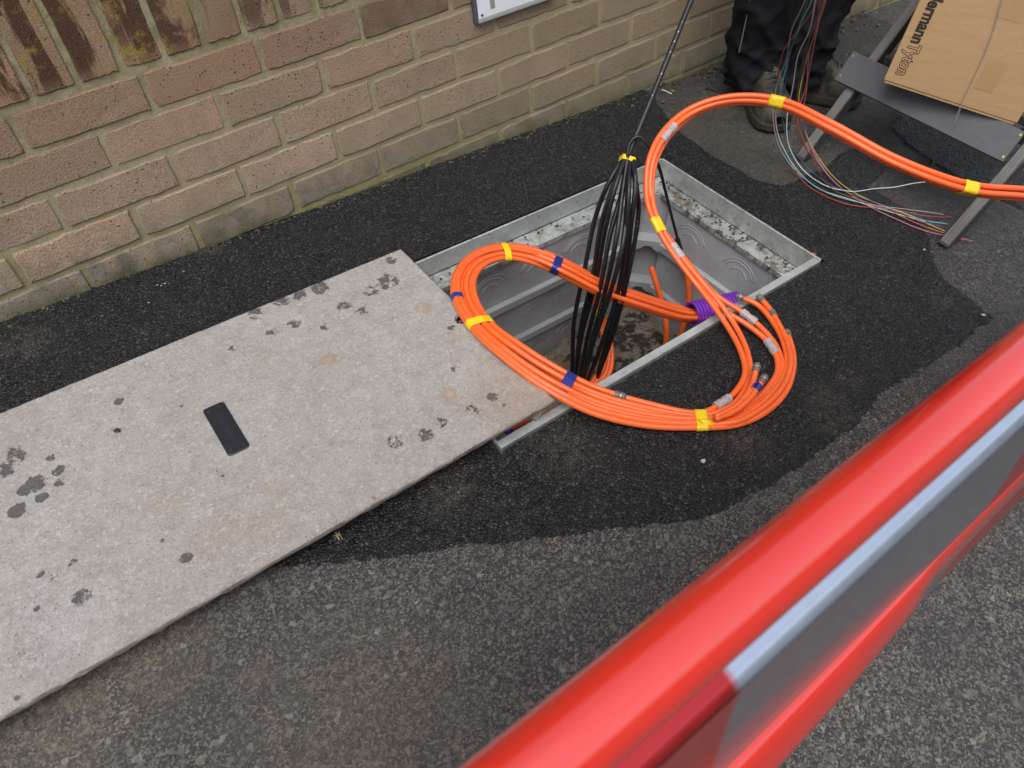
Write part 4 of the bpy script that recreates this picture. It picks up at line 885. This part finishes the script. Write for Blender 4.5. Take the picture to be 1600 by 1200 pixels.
Va, Fa = text_mesh('Hellermann', size, .0016, .0001); Vb, Fb = text_mesh('Tyton', size, .0020, .0001)
Vc, Fc = text_mesh('Tyton', size, .0001, .0001)
wT = Vb[:, 0].max(); sc_ = (y_T - y_end) / wT
hT = max(Vb[:, 1].max(), 1e-6); xs_, _ = box_xy(1441, 66); sx_ = sc_ * 1.3
for V_ in (Va, Vb, Vc): V_[:, 0] *= sc_; V_[:, 1] *= sx_
mesh('solid_lettering', on_box(Va, xb + .0005, y_T + Va[:, 0].max() + .001, .0006), Fa, M['ink'], bo)
mesh('outline_lettering', on_box(Vb, xb + .0005, y_T, .0006), Fb, M['ink'], bo); mesh('outline_fill', on_box(Vc, xb + .0005, y_T, .0010), Fc, M['card'], bo)
for (x0, y0, w_, h_) in ((.62, .34, .13, .23), (.50, .80, .2, .16)):
    V_ = np.array([(0, 0, 0), (0, w_ * bw, 0), (-h_ * .3, w_ * bw, 0), (-h_ * .3, 0, 0)]); q = [bp3(x0 * bw, y0 * .3, -.0005), bp3(x0 * bw + w_ * bw, y0 * .3, -.0005), bp3(x0 * bw + w_ * bw, y0 * .3 - .06, -.0005), bp3(x0 * bw, y0 * .3 - .06, -.0005)]
    mesh('parcel_tape', gl(q), [(0, 1, 2, 3)], M['tape_card'], bo)

# ------------------------------------------------------------------ coloured fibres
fib = [((.42, .04, .04), 'red', [(1278, 0, .52), (1246, 50, .38), (1224, 80, .31), (1214, 130, .20), (1210, 170, .14), (1216, 215, .07), (1238, 258, .02), (1262, 290, .0085), (1320, 318, .0085), (1400, 328, .0085), (1450, 338, .0085), (1486, 339, .0085)]),
       ((.16, .55, .60), 'turquoise', [(1268, 0, .52), (1250, 40, .42), (1232, 90, .30), (1220, 140, .20), (1212, 175, .13), (1217, 215, .07), (1245, 265, .015), (1280, 295, .0085), (1330, 312, .0085), (1400, 334, .0085), (1440, 344, .0085), (1480, 350, .0085)]),
       ((.02, .11, .16), 'dark teal', [(1262, 0, .52), (1245, 50, .40), (1232, 95, .29), (1226, 140, .2), (1222, 180, .13), (1234, 225, .06), (1262, 262, .012), (1300, 290, .0085), (1350, 310, .0085), (1412, 332, .0085), (1460, 350, .0085)]),
       ((.62, .63, .68), 'white', [(1274, 0, .52), (1264, 50, .40), (1246, 90, .30), (1238, 140, .20), (1230, 180, .13), (1232, 225, .06), (1252, 262, .012), (1290, 290, .0085), (1330, 299, .0085), (1365, 295, .006), (1400, 292, .01), (1430, 286, .02), (1462, 283, .03)]),
       ((.30, .30, .31), 'grey', [(1258, 0, .52), (1236, 50, .40), (1228, 95, .29), (1212, 140, .2), (1208, 185, .13), (1218, 230, .06), (1246, 270, .010), (1290, 300, .0085), (1350, 318, .0085), (1400, 325, .0085), (1440, 330, .0085), (1474, 335, .0085)]),
       ((.52, .10, .02), 'orange', [(1290, 0, .52), (1278, 40, .42), (1268, 90, .30), (1258, 140, .2), (1246, 180, .14), (1258, 225, .06), (1290, 270, .008), (1330, 305, .0085), (1390, 330, .0085), (1440, 352, .0085), (1480, 366, .0085), (1505, 375, .0085)]),
       ((.13, .05, .20), 'purple', [(1284, 0, .52), (1270, 60, .37), (1260, 95, .28), (1252, 150, .18), (1256, 200, .10), (1276, 250, .03), (1315, 295, .0085), (1370, 318, .0085), (1420, 340, .0085), (1470, 354, .0085), (1515, 360, .0085)]),
       ((.50, .40, .04), 'yellow', [(1288, 0, .52), (1272, 55, .38), (1256, 110, .25), (1248, 160, .17), (1262, 215, .07), (1290, 262, .012), (1325, 295, .0085), (1375, 320, .0085), (1420, 336, .0085), (1455, 352, .0085), (1478, 362, .0085)]),
       ((.12, .06, .02), 'brown', [(1286, 0, .52), (1262, 70, .35), (1250, 120, .24), (1245, 165, .16), (1252, 215, .07), (1276, 262, .010), (1300, 295, .0085), (1340, 312, .0085), (1400, 330, .0085), (1440, 346, .0085)]),
       ((.48, .16, .22), 'pink', [(1281, 0, .52), (1276, 45, .41), (1264, 85, .31), (1260, 140, .2), (1254, 190, .11), (1272, 240, .04), (1300, 280, .006), (1340, 312, .0085), (1395, 340, .0085), (1450, 362, .0085), (1500, 372, .0085), (1520, 377, .0085)])]
for colr, nm, L in fib:
    P = path([(L[0][0] + 6, -40, .60)] + L); tp_ = gl(np.array([1.36, -.42, .93])); P = np.vstack([spline([tp_, (tp_ + P[0]) / 2 + np.array([.0, .0, -.02]), P[0]])[:-1], P])
    o_ = mesh('fibre_strand', *tube(P, .00125, 6), M['fibre'], smooth=True); o_.color = (*colr, 1); tag(o_, f'thin {nm} fibre strand hanging past the boot and trailing over the tarmac', 'fibre', 'coloured fibre strands')
for k, (dx, nm, cc) in enumerate(((0, 'pinkish', (.42, .34, .36)), (4, 'greyish', (.30, .28, .30)))):
    q = [bp3(*box_xy(1572 + dx * .3, -20), -.003), bp3(*box_xy(1542 + dx * .3, 75), -.002), bp3(*box_xy(1503 + dx * .3, 160), -.003), G(1490 + dx, 195, .2), G(1470 + dx, 232, .08), G(1455 + dx * 1.4, 262, .004), G(1450 + dx * 1.5, 275, .003)]
    o_ = mesh('fibre_strand', *tube(spline(gl(q)), .00045, 6), M['fibre'], smooth=True); o_.color = (*cc, 1); tag(o_, f'fine {nm} fibre strand hanging down the front of the cardboard box', 'fibre', 'fibre strands over the box')
P = path([(1034, 140, .004), (1042, 143, .005), (1050, 147, .003)]); tag(mesh('fibre_offcut', *tube(P, .0011, 6), M['white']), 'short white fibre offcut on the ground by the wall', 'fibre')

# ------------------------------------------------------------------ person (only boots and trouser legs are in the picture)
footA = (np.array([1.795, -.145, 0]), np.array([1.648, -.375, 0])); footB = (np.array([1.83, -.215, 0]), np.array([1.995, -.40, 0]))
pr = thing('person', 'person in black work trousers and muddy brown boots standing by the wall', 'person', gl((1.8, -.2, .002)))
def boot(h, t_, sgn):
    ax = t_ - h; L_ = np.linalg.norm(ax); ax /= L_; sd_ = np.array([-ax[1], ax[0], 0]); up = np.array([0, 0, 1.0])
    s = np.linspace(0, 1, 26); wid = np.interp(s, [0, .05, .2, .42, .62, .78, .9, .97, 1], [.020, .034, .039, .038, .046, .052, .048, .038, .018])
    hgt = np.interp(s, [0, .05, .15, .32, .42, .55, .7, .85, .95, 1], [.09, .145, .16, .16, .140, .112, .094, .086, .074, .050])
    V = []; n_ = 18
    for si, w_, h_ in zip(s, wid, hgt):
        for a in np.linspace(0, math.pi, n_):
            c_, s_ = math.cos(a), math.sin(a); cr = .003 * math.sin(si * 60) * s_ * (.55 < si < .72)
            V.append(h + ax * (L_ * si) + sd_ * (w_ * np.sign(c_) * abs(c_) ** .75) + up * (.026 + (h_ - .026 + cr) * s_ ** .8))
    F = [(i * n_ + j, i * n_ + j + 1, (i + 1) * n_ + j + 1, (i + 1) * n_ + j) for i in range(25) for j in range(n_ - 1)] + [tuple(range(n_)), tuple(25 * n_ + j for j in range(n_ - 1, -1, -1))]
    o_ = mesh('boot', gl(V), F, M['boot'], pr, smooth=True)
    P = []   # sole outline, a little wider than the upper
    for si, w_ in zip(s, wid): P.append(h + ax * (L_ * (si * 1.02 - .008)) + sd_ * (w_ + .0025))
    for si, w_ in zip(s[::-1], wid[::-1]): P.append(h + ax * (L_ * (si * 1.02 - .008)) - sd_ * (w_ + .0025))
    P = np.array(P); n2_ = len(P); cen = P.mean(0); V = []
    for z, k_ in ((.003, .965), (.010, 1.0), (.024, .995), (.030, .95)):
        for i, q in enumerate(P):
            tr_ = .0022 * (i % 2) if z < .02 else 0; V.append(cen + (q - cen) * (k_ - tr_ / .1) + up * z)
    F = [(k_ * n2_ + i, k_ * n2_ + (i + 1) % n2_, (k_ + 1) * n2_ + (i + 1) % n2_, (k_ + 1) * n2_ + i) for k_ in range(3) for i in range(n2_)] + [tuple(range(n2_))[::-1], tuple(3 * n2_ + i for i in range(n2_))]
    mesh('sole', gl(V), F, M['rubber'], o_)
    for k_ in range(4):   # laces across the tongue
        si = .50 + .055 * k_; hh = np.interp(si, s, hgt); ww = .018
        q = [h + ax * L_ * (si - .01) + sd_ * ww + up * (hh * .965), h + ax * L_ * si + up * (hh + .0035), h + ax * L_ * (si + .01) - sd_ * ww + up * (hh * .965)]
        mesh('lace', *tube(spline(gl(q)), .0018, 6), M['lace'], o_)
boot(*footA, 1); boot(*footB, -1)
def wz(p): return np.array(p)
ankA = gl(footA[0] + (footA[1] - footA[0]) * .27); ankB = gl(footB[0] + (footB[1] - footB[0]) * .24)
hipc = (ankA + ankB) / 2 + np.array([.03, -.01, .80]); hipA = hipc + np.array([-.07, -.02, 0]); hipB = hipc + np.array([.08, .0, 0])
def trouser(ank, knee, hip, seed):
    P = spline([ank + np.array([0, 0, .045]), ank + np.array([0, 0, .16]), knee, (knee + hip) / 2, hip + np.array([0, 0, .03])], .007); n_ = len(P); m_ = 72
    T, A_, B_ = frames(P); s = np.linspace(0, 1, n_); th = np.arange(m_) * 2 * math.pi / m_
    rad = np.interp(s, [0, .04, .12, .30, .5, .75, 1], [.078, .083, .088, .090, .094, .104, .112]); V = []
    SS, TH = np.meshgrid(s, th, indexing='ij'); zz = SS * np.linalg.norm(hip - ank)
    def fold(kz, kt, ph, w): return (1 - np.abs(np.sin(kz * zz + kt * TH + ph + 1.1 * np.sin(TH * 2 + ph * 2) + 1.6 * (vnoise(zz * 14, TH * 1.6, seed) - .5)))) ** w
    low = np.exp(-(zz / .17) ** 2)
    d_ = low * (.017 * fold(34, 1.0, seed, 2.2) + .010 * fold(47, -2.0, seed * 2.1, 2.2)) + (.011 * fold(19, 2.0, seed * .7, 3) + .009 * fold(13, -3.0, seed * 1.3, 3)) + .012 * (vnoise(TH * 1.2, zz * 10, seed + 4) - .5) - .008
    d_ += .006 * np.exp(-((zz - .012) / .008) ** 2)
    V = P[:, None] + (rad[:, None] + d_)[..., None] * (A_[:, None] * np.cos(th)[None, :, None] * 1.0 + B_[:, None] * np.sin(th)[None, :, None] * .92)
    V = V.reshape(-1, 3); F = [(i * m_ + j, i * m_ + (j + 1) % m_, (i + 1) * m_ + (j + 1) % m_, (i + 1) * m_ + j) for i in range(n_ - 1) for j in range(m_)]
    return V, F, P, A_, B_, rad
kneeA = (ankA + hipA) / 2 + np.array([-.035, -.02, -.02]); kneeB = (ankB + hipB) / 2 + np.array([.01, -.05, -.02])
tA = trouser(ankA, kneeA, hipA, 2); tB = trouser(ankB, kneeB, hipB, 5)
tro = mesh('trousers', *join([(tA[0], tA[1]), (tB[0], tB[1])]), M['trouser'], pr, smooth=True)
pp = []
for k_ in range(0, 14, 4):   # grey piping on the outer seam, found on the leg surface facing the camera
    z_ = .13 + k_ * .022; i = int(np.argmin(np.abs((tA[2] - tA[2][0])[:, 2] - z_))); ring = tA[0].reshape(len(tA[2]), 72, 3)[i]; q = proj(ring); tx = 1156 + 34 * k_ / 13.0
    tocam = (C - ring); facing = np.einsum('ij,ij->i', ring - tA[2][i], tocam) > 0; dd = np.abs(q[:, 0] - tx) + (~facing) * 1e6; pp.append(ring[int(np.argmin(dd))] + (ring[int(np.argmin(dd))] - tA[2][i]) * .02)
mesh('piping', *tube(spline(pp), .0014, 6), M['piping'], tro)
# body and jacket as one skinned figure each
def skinned(name, verts, edges, rads, mat, parent, root=0, sub=2):
    me = bpy.data.meshes.new(name); me.from_pydata([tuple(v) for v in verts], edges, []); ob = bpy.data.objects.new('tmp', me); COL.objects.link(ob)
    sk = ob.modifiers.new('skin', 'SKIN'); sk.use_smooth_shade = True; lay = me.skin_vertices[0]
    for i, r_ in enumerate(rads): lay.data[i].radius = (r_, r_) if not isinstance(r_, tuple) else r_
    lay.data[root].use_root = True; sb_ = ob.modifiers.new('sub', 'SUBSURF'); sb_.levels = sub; sb_.render_levels = sub
    dg = bpy.context.evaluated_depsgraph_get(); dg.update(); m2 = bpy.data.meshes.new_from_object(ob.evaluated_get(dg)); V_ = np.array([tuple(v.co) for v in m2.vertices]); F_ = [tuple(p.vertices) for p in m2.polygons]
    bpy.data.objects.remove(ob); return mesh(name, V_, F_, mat, parent, smooth=True)
hp = hipc; ch_ = hp + np.array([-.05, -.06, .42]); nk = hp + np.array([-.08, -.10, .58]); hd_ = hp + np.array([-.12, -.15, .72])
hand_t = gl(np.array([1.36, -.42, .93])); shL = ch_ + np.array([-.10, -.10, .08]); shR = ch_ + np.array([.14, .02, .08])
elL = (shL + hand_t) / 2 + np.array([.04, -.02, -.16]); elR = shR + np.array([.05, -.12, -.26]); handR = elR + np.array([-.16, -.16, .02])
bv = [hp, hp + np.array([-.02, -.02, .2]), ch_, nk, hd_, hd_ + np.array([-.01, -.01, .10]), shL, elL, hand_t, shR, elR, handR, hipA, kneeA, ankA + np.array([0, 0, .09]), hipB, kneeB, ankB + np.array([0, 0, .09])]
be = [(0, 1), (1, 2), (2, 3), (3, 4), (4, 5), (2, 6), (6, 7), (7, 8), (2, 9), (9, 10), (10, 11), (0, 12), (12, 13), (13, 14), (0, 15), (15, 16), (16, 17)]; brd = [.13, .12, .13, .055, .085, .07, .055, .042, .03, .055, .042, .03, .08, .055, .04, .08, .055, .04]
def fingers(base, back, idx0):
    d_ = base - back; d_ /= np.linalg.norm(d_); s_ = np.cross(d_, [0, 0, 1]); s_ /= np.linalg.norm(s_); dn = np.cross(s_, d_); vs, es, rs = [], [], []
    for k_, (off, ln) in enumerate(((-.028, .062), (-.010, .074), (.010, .070), (.027, .055), (-.040, .040))):
        a_ = base + d_ * (.045 if k_ < 4 else .005) + s_ * off; b_ = a_ + d_ * ln * .5 - dn * .008 + (s_ * -.02 if k_ == 4 else 0); c_ = b_ + d_ * ln * .25 - dn * ln * .4
        j = idx0 + len(vs); vs += [a_, b_, c_]; es += [(None, j), (j, j + 1), (j + 1, j + 2)]; rs += [.0095, .0085, .007]
    return vs, es, rs
for hi2, back in ((8, elL), (11, elR)):
    vs, es, rs = fingers(np.array(bv[hi2]), np.array(back), len(bv)); bv += vs; brd += rs; be += [(hi2 if a_ is None else a_, b_) for a_, b_ in es]
skinned('body', bv, be, brd, M['skin'], pr)
jv = [hp + np.array([0, 0, -.02]), hp + np.array([-.02, -.02, .2]), ch_, nk + np.array([0, 0, -.03]), shL, elL, elL * .15 + hand_t * .85, shR, elR, elR * .15 + handR * .85]
skinned('jacket', jv, [(0, 1), (1, 2), (2, 3), (2, 4), (4, 5), (5, 6), (2, 7), (7, 8), (8, 9)], [.165, .155, .165, .08, .085, .068, .055, .085, .068, .055], M['jacket'], pr)
hv, hf = lathe_on(hd_ + np.array([.0, .01, .03]), (-.1, -.1, 1), [(-.04, .093), (.0, .10), (.05, .10), (.09, .085), (.12, .055), (.135, .005)], 20); mesh('hair', hv, hf, M['hair'], pr, smooth=True)
fd = np.array([-.62, -.74, -.2]); fd /= np.linalg.norm(fd); fs = np.cross(fd, [0, 0, 1]); fs /= np.linalg.norm(fs); fc = hd_ + np.array([-.005, -.005, .045])
for s_ in (-1, 1):
    mesh('eye', *lathe_on(fc + fd * .084 + fs * s_ * .030, fd, [(-.006, .010), (.002, .010), (.006, .004), (.007, .0001)], 10), M['ink'], pr); mesh('ear', *lathe_on(fc + fs * s_ * .088 - np.array([0, 0, .01]), fs * s_, [(-.004, .022), (.010, .026), (.014, .012), (.012, .001)], 12), M['skin'], pr, smooth=True)
mesh('nose', *lathe_on(fc + fd * .078 - np.array([0, 0, .028]), fd + np.array([0, 0, -.3]), [(0, .016), (.018, .011), (.026, .001)], 10), M['skin'], pr, smooth=True)
mesh('mouth', *tube(spline([fc + fd * .080 + fs * -.022 - np.array([0, 0, .058]), fc + fd * .089 - np.array([0, 0, .060]), fc + fd * .080 + fs * .022 - np.array([0, 0, .058])]), .004, 6), M['skin'], pr)

# ------------------------------------------------------------------ red barrier in the foreground
RD = np.array([2.203, .019, -.204]); RD /= RD[0]
def bpt(ang, r_, t_): a = math.radians(ang); return C + np.array([0, r_ * math.cos(a), -r_ * math.sin(a)]) + RD * t_
T0, T1 = -.30, 1.45
br = thing('safety_barrier', 'red plastic safety barrier with a striped reflective board along the pavement', 'barrier', np.array([.35, -1.39, -.58]))
def sect(ang, r_): a = math.radians(ang); return np.array([r_ * math.cos(a), -r_ * math.sin(a)])
def extr(sec, ts, closed=True, shift=None):
    n_ = len(sec); V_ = []
    for i, t_ in enumerate(ts):
        for j, q in enumerate(sec):
            q2 = q if shift is None else q + shift(t_, j); V_.append(C + np.array([0, q2[0], q2[1]]) + RD * t_)
    m_ = len(ts); F_ = [(i * n_ + j, i * n_ + (j + 1) % n_, (i + 1) * n_ + (j + 1) % n_, (i + 1) * n_ + j) for i in range(m_ - 1) for j in range(n_ if closed else n_ - 1)]
    if closed: F_ += [tuple(range(n_))[::-1], tuple((m_ - 1) * n_ + j for j in range(n_))]
    return np.array(V_), F_
rc = .345; cen = sect(73.65, rc); rr = rc * math.sin(math.radians((76.95 - 70.32) / 2))
tsl = np.linspace(T0, T1, 40)
sec = [cen + rr * np.array([math.cos(a) * 1.0, math.sin(a) * 1.12]) for a in np.arange(28) * 2 * math.pi / 28]
mesh('top_rail', *extr(sec, tsl), M['red'], br, smooth=True)
# striped board hung under the rail: rounded top shoulder, then a vertical face
ym = cen[0]; zt = cen[1] - rr * .6
q0 = sect(77.2, .385); q1 = sect(78.0, .386); q2 = sect(78.95, .392); q3 = np.array([q2[0] + .001, q2[1] - .02]); zb = -.70; q4 = np.array([q2[0] + .006, zb])
sec = [np.array([q0[0] + .012, q0[1] + .004]), q0 + np.array([.002, .003]), q0, (q0 + q1) / 2 + np.array([-.0010, .0005]), q1, (q1 + q2) / 2 + np.array([-.0004, 0]), q2, q3, q4, np.array([q4[0] + .014, zb]), np.array([q4[0] + .018, q0[1]])]
bdo = mesh('reflective_board', *extr(sec[6:] + [np.array([q0[0] + .012, q2[1] - .0004])], tsl), M['reflect'], br, smooth=False)
mesh('rolled_edge', *extr(sec[:6] + [q2 + np.array([0, .0003]), np.array([q0[0] + .012, q2[1] + .0004])], tsl), M['reflect_skylit'], bdo, smooth=True)
mesh('board_web', *extr([np.array([ym - .006, cen[1] - rr * .8]), np.array([ym + .012, cen[1] - rr * .8]), np.array([ym + .012, zb - .12]), np.array([ym + .004, zb - .12])], tsl), M['red'], br)
# lower red rim that bulges towards the near end
def lowsec(t_):
    a_up = 81.7; a_lo = np.interp(t_, [-.3, .23, .33, .45, .475, .53, .66, .8, 1.5], [85.0, 84.30, 84.10, 83.55, 83.0, 82.88, 82.78, 82.7, 82.6]); rU = .56; rL = .60
    A_ = sect(a_up, rU); B_ = sect(a_lo, rL); pts = []
    mid = sect((a_up + a_lo) / 2, (rU + rL) / 2 - .012)
    for s_ in np.linspace(0, 1, 9): pts.append((1 - s_) ** 2 * A_ + 2 * s_ * (1 - s_) * (mid * 2 - (A_ + B_) / 2) + s_ ** 2 * B_)
    return pts + [B_ + np.array([.004, -.022]), np.array([ym + .02, B_[1] - .03]), np.array([ym + .02, A_[1] + .004]), A_ + np.array([.012, .006])]
tl2 = np.linspace(T0, T1, 90); S_ = [lowsec(t_) for t_ in tl2]; n_ = len(S_[0])
V = np.array([C + np.array([0, q[0], q[1]]) + RD * t_ for t_, sc2 in zip(tl2, S_) for q in sc2])
F = [(i * n_ + j, i * n_ + (j + 1) % n_, (i + 1) * n_ + (j + 1) % n_, (i + 1) * n_ + j) for i in range(89) for j in range(n_)] + [tuple(range(n_))[::-1], tuple(89 * n_ + j for j in range(n_))]
mesh('lower_rim', V, F, M['red'], br, smooth=True)
for t_ in (T0 + .03, T1 - .03):
    top_ = C + np.array([0, ym + .006, cen[1]]) + RD * t_; base = np.array([top_[0], top_[1], g0 + gx * top_[0] + gy * top_[1] + .004])
    def pb(p, q, w, dz): return wbox(p[0] - w, p[0] + w, p[1] - w * .8, p[1] + w * .8, p[2], q[2])
    mesh('end_post', *bevel_box(*pb(base + np.array([0, 0, .03]), top_, .022, 0), b=.006), M['red'], br)
    x_, y_ = base[0], base[1]
    cc = [(x_ + sx * .04, y_ + sy * .19) for sx, sy in ((-1, -1), (1, -1), (1, 1), (-1, 1))]; V_ = [(a_, b_, g0 + gx * a_ + gy * b_ + .006) for a_, b_ in cc] + [(a_ * .6 + x_ * .4, b_ * .7 + y_ * .3, g0 + gx * a_ + gy * b_ + .04) for a_, b_ in cc]
    mesh('foot', *bevel_box(*box_pts(V_), b=.004), M['darktape'], br)

# ------------------------------------------------------------------ loose bits
def bit(name, label, cat, x, y, h, r, mat, seed, flat=.55, group=None):
    o_ = chip(name, G(x, y, h + r * .4), r, M[mat], None, seed); tag(o_, label, cat, group); return o_
bit('stone_chip', 'pale stone chip on the fresh tarmac below the coil', 'stone', 1098, 720, .005, .0055, 'stone', 1)
bit('stone_chip', 'black tarmac crumb lying on the concrete slab', 'stone', 182, 673, ST, .0065, 'darkstone', 2)
bit('stone_chip', 'white stone chip on fresh tarmac near the trestle foot', 'stone', 1444, 390, .004, .004, 'stone', 3)
bit('stone_chip', 'pale stone chip at the corner of the fresh tarmac', 'stone', 1536, 492, .004, .0055, 'stone', 4)
for k, (x, y) in enumerate(((246, 445), (252, 446), (258, 443), (287, 424), (232, 473))): bit('stone_chip', 'tiny white stone chip on tarmac between the slab and the wall', 'stone', x, y, .004, .0022, 'stone', 20 + k, group='tiny chips by the wall')
bit('leaf_scrap', 'small dry orange leaf scrap beside the chamber frame', 'leaf', 1271, 397, .004, .007, 'leaf', 9)
bit('leaf_scrap', 'dry brown leaf at the foot of the wall beside the white offcut', 'leaf', 1051, 142, .003, .006, 'leaf', 10)
st_ = []
for k in range(7):
    rr3 = random.Random(k + 60); c_ = G(527, 836, .008); a_ = rr3.uniform(0, 3.1); l_ = rr3.uniform(.008, .016); dv = np.array([math.cos(a_), math.sin(a_), rr3.uniform(.0, .4)]) * l_; c_ = c_ + np.array([rr3.uniform(-.004, .004), rr3.uniform(-.004, .004), 0])
    st_.append(tube(gl([c_ - dv * .5, c_ + np.array([0, 0, .002]), c_ + dv * .5]), .0005, 5))
tag(mesh('straw_wisp', *join(st_), plain('dry_straw', (.36, .29, .17), .8)), 'wisp of dry straw on the tarmac under the edge of the slab', 'straw')
crumb = []
for k in range(420):   # dirt and crumbs gathered at the foot of the wall
    rr3 = random.Random(5000 + k); u_ = rr3.uniform(-.5, 2.6); v_ = -abs(rr3.gauss(0, .012 if u_ < 1.4 else .05)) - .001; r_ = rr3.uniform(.001, .0042 if u_ < 1.4 else .007)
    bm = bmesh.new(); bmesh.ops.create_icosphere(bm, subdivisions=1, radius=r_)
    for v in bm.verts: v.co = Vector((v.co.x * rr3.uniform(.6, 1.5), v.co.y * rr3.uniform(.6, 1.5), v.co.z * .6))
    crumb.append((np.array([tuple(v.co) for v in bm.verts]) + gl((u_, v_, .004)), [[v.index for v in f.verts] for f in bm.faces])); bm.free()
t = Mt('dirt_crumbs'); t.col(t.mix(t.ramp(t.noise(35, 4), (.4, 0.0), (.6, 1.0)), (.02, .018, .014), (.12, .085, .045))); t.set(Roughness=.9)
tag(mesh('dirt_crumbs', *join(crumb), t.m), 'crumbs of dirt and dead leaf gathered along the foot of the wall', 'dirt', kind='stuff')
